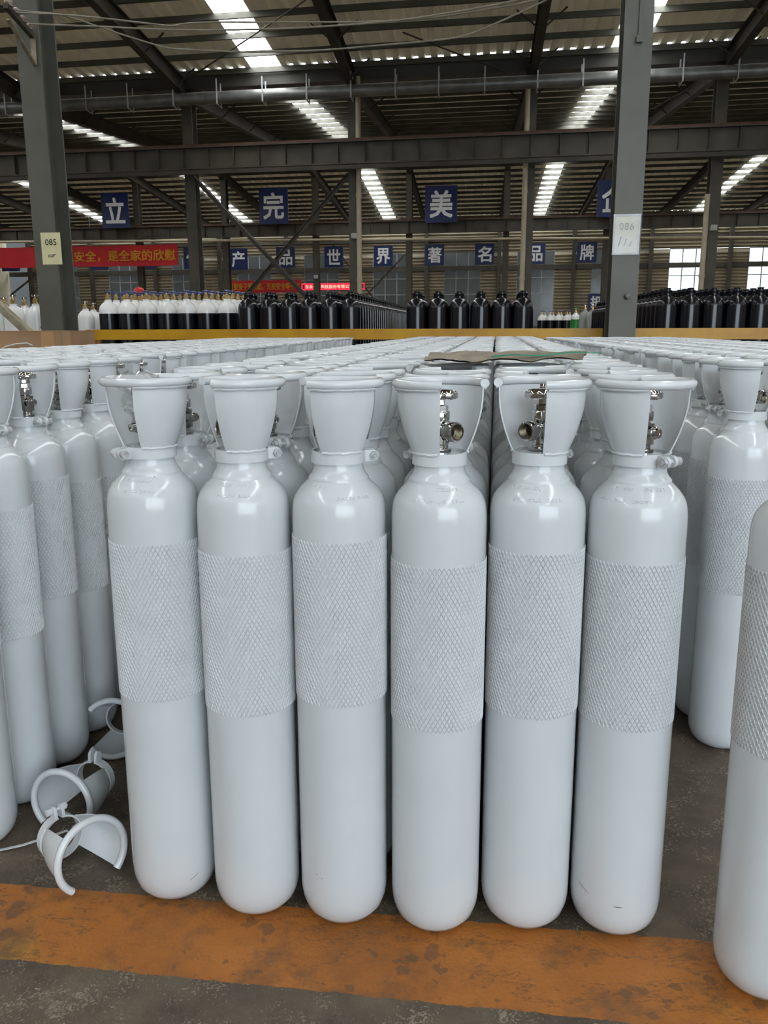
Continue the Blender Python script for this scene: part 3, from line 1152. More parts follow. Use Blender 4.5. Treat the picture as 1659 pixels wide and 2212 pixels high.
def collar_mb(dz=0.0, seg=40):
    m = MB()
    z0, z1, ro, ri = 0.7465 + dz, 0.7645 + dz, 0.0398, 0.0362
    vs, fs = [], []
    for i in range(seg + 1):
        a = rad(185.0 + 350.0 * i / seg)
        for r, z in ((ro, z0), (ro, z1), (ri, z1), (ri, z0)):
            vs.append(pol(r, a, z))
    for i in range(seg):
        for j in range(4):
            k = (j + 1) % 4
            fs.append((i * 4 + j, (i + 1) * 4 + j, (i + 1) * 4 + k, i * 4 + k))
    fs.append((0, 1, 2, 3))
    fs.append((seg * 4 + 3, seg * 4 + 2, seg * 4 + 1, seg * 4))
    m.add(vs, fs)
    return m


def hexa(r, x0, x1, mb, c, seg=6):
    """prism along local X"""
    vs = []
    for x in (x0, x1):
        for i in range(seg):
            a = 2 * math.pi * i / seg
            vs.append((c[0] + x, c[1] + r * math.cos(a), c[2] + r * math.sin(a)))
    fs = [(i, (i + 1) % seg, seg + (i + 1) % seg, seg + i) for i in range(seg)]
    fs += [tuple(reversed(range(seg))), tuple(range(seg, 2 * seg))]
    mb.add(vs, fs)


def lugs_mb(dz=0.0):
    m = MB()
    zc = 0.7555 + dz
    for sg in (-1, 1):
        vs, fs = [], []
        n = 10
        out = []
        for i in range(n + 1):
            a = math.pi * i / n
            out.append((0.0505 + 0.0085 * math.sin(a), zc + 0.0085 * math.cos(a)))
        out = [(0.0385, zc + 0.0085)] + out + [(0.0385, zc - 0.0085)]
        for x in (sg * 0.0042, sg * 0.0098):
            for y, z in out:
                vs.append((x, y, z))
        k = len(out)
        for i in range(k):
            j = (i + 1) % k
            fs.append((i, j, k + j, k + i))
        fs += [tuple(range(k)), tuple(reversed(range(k, 2 * k)))]
        m.add(vs, fs)
    return m


def bolt_mb(dz=0.0):
    m = MB()
    c = (0, 0.0520, 0.7555 + dz)
    hexa(0.0034, -0.016, 0.019, m, c, 10)
    hexa(0.0062, -0.0195, -0.0102, m, c, 12)
    hexa(0.0068, 0.0102, 0.0158, m, c, 6)
    return m


def valve_mb():
    m = MB()
    m.lathe([(0.017, 0.7630), (0.017, 0.7690), (0.0125, 0.7700), (0.0125, 0.7740), (0.0110, 0.7750), (0.0110, 0.8060), (0.0098, 0.8070), (0.0098, 0.8100)], 20)
    m.lathe([(0.0135, 0.8090), (0.0140, 0.8105), (0.0140, 0.8210), (0.0130, 0.8225), (0.0100, 0.8230)], 18)
    m.lathe([(0.0118, 0.8225), (0.0118, 0.8300), (0.0070, 0.8315), (0.0060, 0.8400)], 6)
    m.box((0, 0.002, 0.790), (0.021, 0.020, 0.030))
    # rear safety plug
    mx = Matrix.Translation((0, 0.009, 0.7930)) @ Matrix.Rotation(rad(-90), 4, 'X')
    m.lathe([(0.0065, 0.0), (0.0065, 0.005), (0.0092, 0.0055), (0.0092, 0.0140), (0.0075, 0.0145), (0.0075, 0.0195), (0.0066, 0.0215), (0.0045, 0.0212), (0.0042, 0.0195), (0.0, 0.0193)], 16, mx)
    return m


def outlet_mb():
    m = MB()
    mx = Matrix.Translation((0, -0.008, 0.7945)) @ Matrix.Rotation(rad(90), 4, 'X')
    m.lathe([(0.0105, 0.0), (0.0105, 0.007), (0.0138, 0.0085), (0.0146, 0.0105), (0.0146, 0.0240), (0.0134, 0.0265), (0.0116, 0.0268), (0.0112, 0.0255)], 28, mx, cap=False)
    return m


def bore_mb():
    m = MB()
    mx = Matrix.Translation((0, -0.008, 0.7945)) @ Matrix.Rotation(rad(90), 4, 'X')
    prof = [(0.0114, 0.0262)]
    z = 0.0255
    while z > 0.0125:
        prof += [(0.0108, z), (0.0101, z - 0.0007)]
        z -= 0.0014
    prof += [(0.0095, 0.0120), (0.0, 0.0120)]
    m.lathe(prof, 24, mx, cap=False)
    return m


def wheel_mb():
    m = MB()
    vs, fs = [], []
    n = 40
    lv = [(0.35, 0.8400, 0), (0.92, 0.8395, 1), (1.0, 0.8415, 1), (1.0, 0.8470, 1), (0.9, 0.8508, 0.8), (0.62, 0.8530, 0.3), (0.25, 0.8535, 0), (0.0, 0.8535, 0)]
    for k, z, w in lv:
        for i in range(n):
            a = 2 * math.pi * i / n
            r = 0.0232 * k * (1 + 0.085 * w * math.cos(8 * a))
            vs.append((r * math.sin(a), -r * math.cos(a), z))
    for j in range(len(lv) - 1):
        for i in range(n):
            q = (i + 1) % n
            fs.append((j * n + i, j * n + q, (j + 1) * n + q, (j + 1) * n + i))
    fs.append(tuple(reversed(range(n))))
    m.add(vs, fs)
    return m


SLEEVE_H = 0.252


def sleeve_mb(N=66, hgt=SLEEVE_H, R=0.0702, ridge=0.0012, wid=0.0010):
    """diamond netting: two families of helical ridges, z from 0 to hgt"""
    m = MB()
    da = 2 * math.pi / N
    dzs = 0.0062
    n = int(round(hgt / dzs))
    vs, fs = [], []
    for fam in (-1, 1):
        for k in range(N):
            base = len(vs)
            for i in range(n + 1):
                a = k * da + fam * (i * da / 2)
                z = hgt * i / n
                w = wid / R
                rr = R + ridge * (0.86 + 0.14 * (i % 2)) * (1.0 if fam > 0 else 0.97)
                vs.append(pol(R - 0.0003, a - w, z))
                vs.append(pol(rr, a, z))
                vs.append(pol(R - 0.0003, a + w, z))
            for i in range(n):
                b0, b1 = base + i * 3, base + (i + 1) * 3
                fs.append((b0, b0 + 1, b1 + 1, b1))
                fs.append((b0 + 1, b0 + 2, b1 + 2, b1 + 1))
    m.add(vs, fs)
    return m


A0, A1 = GAP, 180 - BACK
ME = {
    'body': MB().lathe(BODY, 48).mesh('cylinder_body', M['paint'], angle=35),
    'sleeve': sleeve_mb().mesh('mesh_sleeve', M['mesh'], smooth=True, angle=25),
    'collar': collar_mb().mesh('guard_collar', M['guard']),
    'lugs': lugs_mb().mesh('clamp_lug', M['guard']),
    'bolt': bolt_mb().mesh('clamp_bolt', M['bolt']),
    'plate_a': plate_mb(A0, A1).mesh('guard_plate', M['guard']),
    'plate_b': plate_mb(-A1, -A0).mesh('guard_plate', M['guard']),
    'rim': rim_mb().mesh('guard_rim', M['guard']),
    'valve': valve_mb().mesh('valve', M['chrome']),
    'outlet': outlet_mb().mesh('valve_outlet', M['chrome']),
    'bore': bore_mb().mesh('threaded_bore', M['bore']),
    'wheel': wheel_mb().mesh('handwheel', M['chrome']),
}


def gas_cylinder(x, y, az, label, group, sleeve=True, sleeve_z=0.362, small=False):
    """az: direction of the guard's opening, degrees from the line to the camera, positive to the right"""
    rz = rad(az) - math.atan2(x, y)
    r = empty('gas_cylinder', (x, y, 0), rz)
    bo = link('cylinder_body', ME['body'], r)
    if sleeve:
        link('mesh_sleeve', ME['sleeve'], r, Matrix.Translation((0, 0, sleeve_z)) @ Matrix.Rotation(random.uniform(0, 6), 4, 'Z'))
    co = link('guard_collar', ME['collar'], r)
    link('clamp_lug', ME['lugs'], co)
    if not small:
        link('clamp_bolt', ME['bolt'], co)
    link('guard_plate', ME['plate_a'], r)
    link('guard_plate', ME['plate_b'], r)
    link('guard_rim', ME['rim'], r)
    va = link('valve', ME['valve'], r)
    ou = link('valve_outlet', ME['outlet'], va)
    if not small:
        link('threaded_bore', ME['bore'], va)
    link('handwheel', ME['wheel'], va)
    tag(r, label, 'gas cylinder', group)
    return r, bo, rz


def stamp(bo, rz, x, y, lines):
    """raised stamp lettering wrapped on the shoulder, facing the camera"""
    face = -math.atan2(x, y)
    for text, az, z0, hgt in lines:
        vs, fs, w, h = text_geo(text, 0.012, 1, 0.05)
        k = hgt / h
        rr = body_r(z0)
        pts = []
        for px, py, pz in vs:
            z = z0 + py * k * 0.72
            a = 1.4 * px * k / rr + rad(az)
            lift = 0.0007 if pz > 0 else -0.0004
            pts.append(pol(body_r(z) + lift, a, z + lift * 0.8))
        b = MB()
        b.add(pts, fs)
        o = b.build('stamped_lettering', M['paint'], bo, smooth=False)
        o.rotation_euler = (0, 0, face - rz)


FRONT = [
    (-0.360, 1.298, 120, 0.369, 'first', 'with clear plastic bag in its valve', [('PUN-AIR', -22, 0.7165, 0.0055), ('-2 K2 2021/12', -14, 0.7025, 0.0060)]),
    (-0.213, 1.260, -78, 0.362, 'second', 'with its valve outlet turned left', [('P233  140', -18, 0.7165, 0.0058), ('PH250 BAR  13', -6, 0.7025, 0.0058)]),
    (-0.067, 1.239, -82, 0.387, 'third', 'with the highest mesh sleeve', [('049', -38, 0.7165, 0.0052), ('PH250 BAR', 20, 0.7025, 0.0055)]),
    (0.081, 1.219, 44, 0.356, 'fourth', 'stamped 17.0 KG, outlet turned right', [('P22/09', 14, 0.7165, 0.0062), ('MM 17.0 KG  13.4', -6, 0.7020, 0.0062)]),
    (0.227, 1.225, -38, 0.373, 'fifth', 'with open guard showing round outlet and handwheel', [('PUN-AIR', -22, 0.7165, 0.0060), ('9-2  K2.2  2021', -2, 0.7020, 0.0060)]),
    (0.370, 1.210, -132, 0.361, 'sixth', 'with dark scuffs on its collar', [('049  0-5', -30, 0.7165, 0.0058), ('P0 233', 28, 0.7165, 0.0058), ('L250 BAR  ISO98', -18, 0.7020, 0.0060)]),
]


def in_view(x, y, mg=30):
    for z in (0.86, 0.0):
        for dx in (-0.08, 0.08):
            a, b_ = project((x + dx, y, z))
            if -mg < a < 1659 + mg and -50 < b_ < 2260:
                return True
    return False


ordn = ['first', 'second', 'third', 'fourth', 'fifth', 'sixth', 'seventh', 'eighth', 'ninth', 'tenth', 'eleventh', 'twelfth', 'thirteenth',
        'fourteenth', 'fifteenth', 'sixteenth', 'seventeenth', 'eighteenth', 'nineteenth', 'twentieth']
ordn += ['twenty-' + o_ for o_ in ordn[:9]] + ['thirtieth'] + ['thirty-' + o_ for o_ in ordn[:9]]
cands = []
vm = Vector((math.sin(rad(7.4)), math.cos(rad(7.4))))
for k, fr in enumerate(FRONT):
    for i in range(1, 37):
        q = Vector((fr[0], fr[1])) + vm * (0.1495 * i)
        cands.append((q.x + random.uniform(-.0015, .0015), q.y + random.uniform(-.002, .002), 'middle', k, i))
vl = Vector((math.sin(rad(5.8)), math.cos(rad(5.8))))
for k in range(6):
    for i in range(0, 32):
        q = Vector((-0.762, 1.437)) + vl * (0.1525 * i) + Vector((-0.1455, 0.018)) * k
        cands.append((q.x + random.uniform(-.0015, .0015), q.y + random.uniform(-.003, .003), 'left', k, i))
vr = Vector((math.sin(rad(5.6)), math.cos(rad(5.6))))
for k in range(6):
    for i in range(0, 29):
        q = Vector((0.772, 1.805)) + vr * (0.1525 * i) + Vector((0.1455, -0.016)) * k
        cands.append((q.x + random.uniform(-.0015, .0015), q.y + random.uniform(-.003, .003), 'right', k, i))
cands.sort(key=lambda c: math.hypot(c[0], c[1]))
extra = [c for c in cands if in_view(c[0], c[1], 480) and not in_view(c[0], c[1])]   # just past the picture edges
cands = [c for c in cands if in_view(c[0], c[1])]
N_IND = 292
near, far = cands[:N_IND], cands[N_IND:] + extra

for k, (x, y, az, sz, nm, extra, lines) in enumerate(FRONT):
    r, bo, rz = gas_cylinder(x, y, az, 'front-row white gas cylinder, %s from left, %s' % (nm, extra), 'white gas cylinders in rows', sleeve_z=sz)
    stamp(bo, rz, x, y, lines)
    FRONT[k] = FRONT[k] + (bo, rz)

r, bo, rz = gas_cylinder(0.553, 1.075, 150, 'nearest white gas cylinder, cut off by the right picture edge', 'white gas cylinders in rows', sleeve_z=0.380)

SPECIAL_AZ = {('left', 0, 0): -150, ('left', 0, 1): -150, ('left', 0, 2): -148, ('left', 0, 3): 135, ('left', 0, 4): 140, ('right', 0, 0): 62, ('right', 0, 1): 150}
for x, y, blk, k, i in near:
    d = math.hypot(x, y)
    az = SPECIAL_AZ.get((blk, k, i), random.choice((-140, -110, -75, -40, -20, 20, 45, 80, 115, 150, 180)) + random.uniform(-15, 15))
    if blk == 'middle':
        row = i
        edge = k in (0, 5)
        cn = '%s from the left' % ordn[k]
        nc = 'column'
    else:
        row = i
        edge = (k == 0)
        cn = '%s from the %s aisle' % (ordn[k], blk)
        nc = 'column'
    if blk == 'middle':
        lb = 'white gas cylinder behind the front row, %s row back, %s column from left' % (ordn[row - 1], ordn[k])
    else:
        lb = 'white gas cylinder in the %s block, %s column from aisle, %s from front' % (blk, ordn[k], ordn[row])
    grp = 'white gas cylinders in rows'
    sl = (edge and d < 4.2) or (blk == 'middle' and i <= 3) or (blk != 'middle' and (i <= 2 or k <= 1))
    gas_cylinder(x, y, az, lb, grp, sleeve=sl, sleeve_z=0.362 + random.uniform(-0.02, 0.03), small=d > 2.6)


def far_stuff():
    m = MB()
    low_body = [(0.03, 0.0), (0.0605, 0.0225), (0.07, 0.075), (0.07, 0.664), (0.0670, 0.6925), (0.0545, 0.7120), (0.0448, 0.7240), (0.0398, 0.7465), (0.0398, 0.7645), (0.0, 0.7650)]
    t_body = MB().lathe(low_body, 16, cap=False)
    t_rim = rim_mb(seg=24, k=6)
    t_a = plate_mb(A0, A1, seg=6, bead=False)
    t_b = plate_mb(-A1, -A0, seg=6, bead=False)
    t_v = MB().lathe([(0.011, 0.764), (0.011, 0.835), (0.0, 0.836)], 8)
    t_w = MB().lathe([(0.0, 0.839), (0.022, 0.84), (0.022, 0.85), (0.0, 0.853)], 12)
    src_w = MB()
    src_c = MB()
    for x, y, blk, k, i in far:
        az = random.choice((-140, -110, -75, -40, -20, 20, 45, 80, 115, 150, 180)) + random.uniform(-15, 15)
        mx = Matrix.Translation((x, y, 0)) @ Matrix.Rotation(rad(az), 4, 'Z')
        for t in (t_body, t_rim, t_a, t_b):
            src_w.add(t.v, t.f, mx)
        for t in (t_v, t_w):
            src_c.add(t.v, t.f, mx)
    r = src_w.build('gas_cylinder_mass', M['guard'])
    tag(r, 'remaining far rows of white gas cylinders packed up to the yellow rail', 'gas cylinders', kind='stuff')
    c = src_c.build('valves', M['chrome'], r)
    tag(c, kind='stuff')


far_stuff()

# scuffs: small dirty marks standing a hair proud of the enamel
def scuff(idx, marks):
    x, y = FRONT[idx][0], FRONT[idx][1]
    bo, rz = FRONT[idx][7], FRONT[idx][8]
    face = -math.atan2(x, y)
    m = MB()
    for az, z, ln, sl, w in marks:
        n = 5
        vs, fs = [], []
        for i in range(n + 1):
            f_ = i / n
            a = rad(az) + (f_ - 0.5) * ln / 0.07
            zz = z + (f_ - 0.5) * ln * sl
            ww = w * math.sin(math.pi * (0.1 + 0.8 * f_))
            vs.append(pol(body_r(zz) + 0.0003, a, zz - ww))
            vs.append(pol(body_r(zz) + 0.0003, a, zz + ww))
        for i in range(n):
            fs.append((2 * i, 2 * i + 2, 2 * i + 3, 2 * i + 1))
        m.add(vs, fs)
    o = m.build('scuff_mark', M['scuff'], bo, smooth=False)
    o.rotation_euler = (0, 0, face - rz)


scuff(0, [(24, 0.052, 0.016, 0.55, 0.0006), (5, 0.7255 - 0.004, 0.003, 0, 0.0008)])
scuff(2, [(-38, 0.100, 0.004, -0.3, 0.0005), (-30, 0.096, 0.003, 0.6, 0.0004)])
scuff(5, [(-42, 0.082, 0.026, -0.42, 0.0007), (6, 0.070, 0.014, 0.0, 0.0007), (-30, 0.54, 0.003, -0.5, 0.0005)])


def plastic_bag():
    x, y = FRONT[0][0], FRONT[0][1]
    m = MB()
    rg = random.Random(3)
    n, k = 22, 12
    vs, fs = [], []
    for j in range(k + 1):
        z = 0.790 + 0.085 * j / k
        base = 0.022 if 3 < j < 9 else (0.030 if j >= 9 else 0.015)
        if j == k:
            base = 0.012
        for i in range(n):
            a = 2 * math.pi * i / n
            rr = base * (1 + 0.28 * math.sin(3 * a + j) + 0.22 * (rg.random() - 0.5))
            vs.append((rr * math.sin(a), -rr * math.cos(a), z + 0.004 * rg.uniform(-1, 1)))
    for j in range(k):
        for i in range(n):
            q = (i + 1) % n
            fs.append((j * n + i, j * n + q, (j + 1) * n + q, (j + 1) * n + i))
    m.add(vs, fs)
    o = m.build('plastic_bag', M['bag'], angle=75)
    o.location = (x - 0.006, y - 0.012, 0)
    tag(o, 'clear crumpled plastic bag over the chrome valve of the leftmost front cylinder', 'plastic bag')


plastic_bag()


# ------------------------------------------------------------------ loose guards on the floor
def loose_guard(ring_c, axis, open_dir, label, bolt=True):
    """ring_c centre of the rim, axis from collar to rim, open_dir the opening"""
    z = Vector(axis).normalized()
    ymn = Vector(open_dir)
    ymn = (ymn - z * ymn.dot(z)).normalized()
    yv = -ymn
    xv = yv.cross(z)
    Rm = Matrix((xv, yv, z)).transposed().to_4x4()
    L = RIM_Z - 0.7465
    o_ = Vector(ring_c) - z * L
    r = empty('valve_guard', (0, 0, 0))
    r.matrix_world = Matrix.Translation(o_) @ Rm
    dz = -0.7465
    mc = MB()
    for s_ in (collar_mb(dz), ):
        mc.add(s_.v, s_.f)
    co = mc.build('guard_collar', M['guard'], r)
    lugs_mb(dz).build('clamp_lug', M['guard'], co)
    if bolt:
        bolt_mb(dz).build('clamp_bolt', M['guard'], co)
    plate_mb(A0, A1, dz=dz).build('guard_plate', M['guard'], r)
    plate_mb(-A1, -A0, dz=dz).build('guard_plate', M['guard'], r)
    rim_mb(dz).build('guard_rim', M['guard'], r)
    tag(r, label, 'valve guard', 'loose guards on the floor')
    return r


loose_guard((-0.505, 1.303, 0.0525), (0.76, -0.65, 0.07), (0, 0, -1), 'loose white valve guard lying nearest the orange floor line')
loose_guard((-0.618, 1.468, 0.0525), (-0.28, -0.96, 0.06), (0.0, 0.05, -1), 'loose white valve guard lying behind another, without its bolt', bolt=False)
loose_guard((-0.606, 1.738, 0.0705), (0.05, -1.0, 0.20), (-1, -0.05, 0.0), 'loose white valve guard on its side beside the leftmost front cylinder', bolt=False)


def ribbon(name, pts, w, th, material, label, cat, up=Vector((0, 0, 1))):
    pts = [Vector(p) for p in pts]
    m = MB()
    vs, fs = [], []
    for i, p in enumerate(pts):
        d = (pts[min(i + 1, len(pts) - 1)] - pts[max(i - 1, 0)]).normalized()
        sx = d.cross(up).normalized() * (w / 2)
        uz = Vector((0, 0, th / 2))
        vs += [p - sx - uz, p + sx - uz, p + sx + uz, p - sx + uz]
    for i in range(len(pts) - 1):
        a, b_ = i * 4, (i + 1) * 4
        for j in range(4):
            k = (j + 1) % 4
            fs.append((a + j, a + k, b_ + k, b_ + j))
    fs += [(3, 2, 1, 0), tuple((len(pts) - 1) * 4 + j for j in range(4))]
    m.add(vs, fs)
    o = m.build(name, material)
    tag(o, label, cat)
    return o


ribbon('packing_strap', [(-0.80, 1.370, 0.002), (-0.72, 1.386, 0.003), (-0.67, 1.402, 0.006), (-0.625, 1.425, 0.010), (-0.600, 1.436, 0.014), (-0.592, 1.430, 0.012), (-0.590, 1.444, 0.016), (-0.575, 1.462, 0.022)],
       0.006, 0.0012, M['strap_white'], 'thin white plastic strap trailing on the floor through the nearest loose guard', 'strap')


# ------------------------------------------------------------------ sack and green strap lying on the guards
def sack():
    rg = random.Random(5)
    n, k = 30, 10
    c0, c1 = Vector((0.085, 1.66, 0)), Vector((0.405, 1.73, 0))
    vs, fs = [], []
    for i in range(n + 1):
        f_ = i / n
        p = c0.lerp(c1, f_)
        wid = 0.10 * (0.25 + 0.75 * math.sin(math.pi * min(1, 0.12 + 0.95 * f_)) ** 0.7) * (1 - 0.55 * max(0, f_ - 0.7))
        for j in range(k + 1):
            g = j / k - 0.5
            z = 0.8725 + 0.008 + 0.010 * g + 0.0055 * abs(math.sin(9 * f_ + 5 * g)) + 0.002 * rg.random() + 0.004 * (0.5 - abs(g))
            vs.append((p.x + 0.02 * g, p.y + 2 * wid * g, z))
    W = k + 1
    for i in range(n):
        for j in range(k):
            fs.append((i * W + j, (i + 1) * W + j, (i + 1) * W + j + 1, i * W + j + 1))
    m = MB()
    m.add(vs, fs)
    m.add([(x, y, z - 0.0025) for x, y, z in vs], [tuple(reversed(q)) for q in fs])
    o = m.build('woven_sack', M['sack'], angle=70)
    tag(o, 'flat grey brown woven sack lying on the guard rims behind the front row', 'sack')
    for dy, nm in ((0.0, 'a'), (0.014, 'b')):
        pts = []
        for i in range(14):
            f_ = i / 13
            pts.append((0.20 + 0.235 * f_, 1.575 + dy + 0.15 * f_ + 0.006 * math.sin(6 * f_), 0.886 + 0.004 * f_ + 0.002 * math.sin(11 * f_)))
        s_ = ribbon('green_strap', pts, 0.006, 0.0015, M['strap_green'], 'bright green plastic strap along the %s of the woven sack' % ('front edge' if nm == 'a' else 'right end'), 'strap')


sack()


# ------------------------------------------------------------------ tall cylinders beyond the rail
BR = 0.109
BLACK_BODY = [(0.06, 0.0), (0.09, 0.008), (0.105, 0.035), (BR, 0.08), (BR, 1.135), (0.107, 1.155), (0.100, 1.178), (0.086, 1.200), (0.068, 1.218), (0.052, 1.228), (0.047, 1.236), (0.045, 1.245), (0.0, 1.246)]
BLACK_CAP = [(0.050, 1.240), (0.050, 1.252), (0.044, 1.254), (0.044, 1.270), (0.047, 1.276), (0.045, 1.288), (0.030, 1.292), (0.030, 1.298), (0.034, 1.302), (0.032, 1.310), (0.0, 1.313)]
TWO_LOW = [(0.06, 0.0), (0.09, 0.008), (0.105, 0.035), (BR, 0.08), (BR, 1.098)]
TWO_TOP = [(BR, 1.098), (0.108, 1.125), (0.104, 1.150), (0.094, 1.178), (0.078, 1.202), (0.058, 1.220), (0.044, 1.230), (0.040, 1.240), (0.040, 1.256), (0.0, 1.257)]
VALVE_B = [(0.022, 1.255), (0.024, 1.262), (0.018, 1.266), (0.016, 1.290), (0.022, 1.294), (0.022, 1.310), (0.012, 1.316), (0.010, 1.335)]
WHEEL_B = [(0.0, 1.333), (0.030, 1.331), (0.040, 1.335), (0.040, 1.346), (0.026, 1.352), (0.0, 1.353)]


def valve_side(mb, z, r0, l, r1):
    mx = Matrix.Translation((0, 0, z)) @ Matrix.Rotation(rad(90), 4, 'X')
    mb.lathe([(r0, 0), (r0, l * 0.55), (r1, l * 0.6), (r1, l), (0, l)], 10, mx)


vb = MB().lathe(VALVE_B, 14)
valve_side(vb, 1.280, 0.013, 0.045, 0.017)
valve_side(vb, 1.300, 0.009, 0.030, 0.011)
ME2 = {
    'black_body': MB().lathe(BLACK_BODY, 32).mesh('cylinder_body', M['black']),
    'black_cap': MB().lathe(BLACK_CAP, 20).mesh('valve_cap', M['black']),
    'two_low': MB().lathe(TWO_LOW, 32).mesh('cylinder_body', M['black']),
    'green_low': MB().lathe(TWO_LOW, 32).mesh('cylinder_body', M['green']),
    'two_top': MB().lathe(TWO_TOP, 32, cap=False).mesh('white_shoulder', M['white']),
    'grey_low': MB().lathe(TWO_LOW, 32).mesh('cylinder_body', M['grey_cyl']),
    'grey_top': MB().lathe(TWO_TOP, 32, cap=False).mesh('shoulder', M['grey_cyl']),
    'white_low': MB().lathe(TWO_LOW, 32).mesh('cylinder_body', M['white']),
    'valve': vb.mesh('brass_valve', M['brass']),
    'wheel': MB().lathe(WHEEL_B, 18).mesh('handwheel', M['blue_wheel']),
    'wheel_c': MB().lathe(WHEEL_B, 18).mesh('handwheel', M['chrome']),
    'wheel_g': MB().lathe(WHEEL_B, 18).mesh('handwheel', M['green']),
}


def tall(kind, x, y, label, group, scale=1.0, rz=None):
    r = empty('tall_gas_cylinder', (x, y, 0), 0.0 if rz is None else rz)
    r.scale = (scale, scale, scale)
    if kind == 'black':
        link('cylinder_body', ME2['black_body'], r)
        link('valve_cap', ME2['black_cap'], r)
    else:
        low, top, wh = {'two': ('two_low', 'two_top', 'wheel'), 'white': ('white_low', 'two_top', 'wheel_c'), 'green': ('green_low', 'two_top', 'wheel_g'), 'grey': ('grey_low', 'grey_top', 'wheel_c')}[kind]
        link('cylinder_body', ME2[low], r)
        link('shoulder', ME2[top], r)
        v = link('valve', ME2['valve'], r)
        link('handwheel', ME2[wh], v)
    tag(r, label, 'gas cylinder', group)
    return r


VDIR = Vector((math.sin(rad(6.2)), math.cos(rad(6.2))))
P_T = 0.232
# black, left of centre
for k, px in enumerate((536, 581, 625, 668, 713, 757)):
    c = atY(px, 660, 9.45 - 0.026 * k)
    for i in range(30 if k == 5 else (6 if k == 4 else 2)):
        q = Vector((c.x, c.y)) + VDIR * (P_T * i)
        lb = 'tall black gas cylinder, %s from the left in front row beside white-shouldered ones' % ordn[k] if i == 0 else 'tall black gas cylinder left of centre, %s back in the %s file from left' % (ordn[i], ordn[k])
        tall('black', q.x, q.y, lb, 'tall black cylinders left of centre' if i else 'tall black cylinders, front row')
for k, px in enumerate((900, 946, 992, 1038, 1084, 1130)):
    c = atY(px, 660, 9.35 - 0.03 * k)
    for i in range(4):
        q = Vector((c.x, c.y)) + VDIR * (P_T * i)
        lb = 'tall black gas cylinder, %s from the left in the row right of centre' % ordn[k] if i == 0 else 'tall black gas cylinder right of centre, %s back in the %s file from left' % (ordn[i], ordn[k])
        tall('black', q.x, q.y, lb, 'tall black cylinders right of centre' if i else 'tall black cylinders, front row')
for k, px in enumerate((1440, 1490, 1540, 1590, 1640, 1690)):
    c = atY(px, 660, 8.72 - 0.03 * k)
    for i in range(22 if k == 0 else (10 if k == 1 else 5)):
        q = Vector((c.x, c.y)) + VDIR * (P_T * i)
        lb = 'tall black gas cylinder, %s right of the 086 column in front row' % ordn[k] if i == 0 else 'tall black gas cylinder right of the 086 column, %s back in the %s file' % (ordn[i], ordn[k])
        tall('black', q.x, q.y, lb, 'tall black cylinders at right' if i else 'tall black cylinders, front row')
# white shouldered black cylinders
for k, px in enumerate((234, 275, 317, 360, 403, 446, 491)):
    c = atY(px, 660, 10.05 - 0.03 * k)
    for i in range(5):
        q = Vector((c.x, c.y)) + VDIR * (P_T * i)
        lb = 'black gas cylinder with white shoulder, %s from the left in front row' % ordn[k] if i == 0 else 'black gas cylinder with white shoulder, %s row back, %s file from left' % (ordn[i], ordn[k])
        tall('two', q.x, q.y, lb, 'white shouldered cylinders behind' if i else 'white shouldered cylinders, front row')
# white oxygen cylinders around the left column
wl = [(-12, 8.9, 'white gas cylinder with brass valve cut by the left picture edge'), (32, 8.9, 'white gas cylinder with brass valve, second from left picture edge'),
      (80, 8.85, 'white gas cylinder with vertical letters just left of the 085 column'), (12, 9.6, 'white gas cylinder in second row at the left picture edge'),
      (56, 9.6, 'white gas cylinder in second row between two front white ones'), (97, 9.55, 'white gas cylinder in second row half behind the 085 column'),
      (186, 10.6, 'white gas cylinder just right of the 085 column'), (203, 11.2, 'white gas cylinder between 085 column and white-shouldered black ones'),
      (221, 11.9, 'white gas cylinder peeping beside the first white-shouldered black one')]
for i, (px, Y, lb) in enumerate(wl):
    c = atY(px, 690, Y)
    r = tall('white', c.x, c.y, lb, 'white cylinders near the left column', 0.94 if i < 6 else 0.93, rz=0.0)
    if i == 2:
        # vertical OXYGEN lettering wrapped on the right side of the body
        vs, fs, w, h = text_geo('OXYGEN', 0.01, 2)
        kk = 0.085 / h
        pts = [pol(BR + 0.0008, rad(58) + (y * kk) / BR, 1.05 - (x + w / 2) * kk) for x, y in vs]
        MB().add(pts, fs).build('vertical_lettering', M['ink'], r, smooth=False)
# far small looking group right of centre
for k, px in enumerate((1170, 1188, 1206, 1224)):
    c = atY(px, 690, 23.0)
    tall('two', c.x, c.y, 'distant black gas cylinder with white shoulder, %s from left by the yellow rail' % ordn[k], 'distant white shouldered cylinders')
    c = atY(px + 6, 690, 23.4)
    tall('two', c.x, c.y, 'distant black gas cylinder with white shoulder, %s in the second row' % ordn[k], 'distant white shouldered cylinders behind')
c = atY(1243, 690, 20.2)
tall('green', c.x, c.y, 'distant green gas cylinder with white shoulder left of the 086 column', None)
for k, px in enumerate((1263, 1279, 1293)):
    c = atY(px, 690, 17.2 - 0.25 * k)
    tall('grey', c.x, c.y, 'distant dull grey gas cylinder, %s right of the green one' % ordn[k], 'distant grey cylinders')


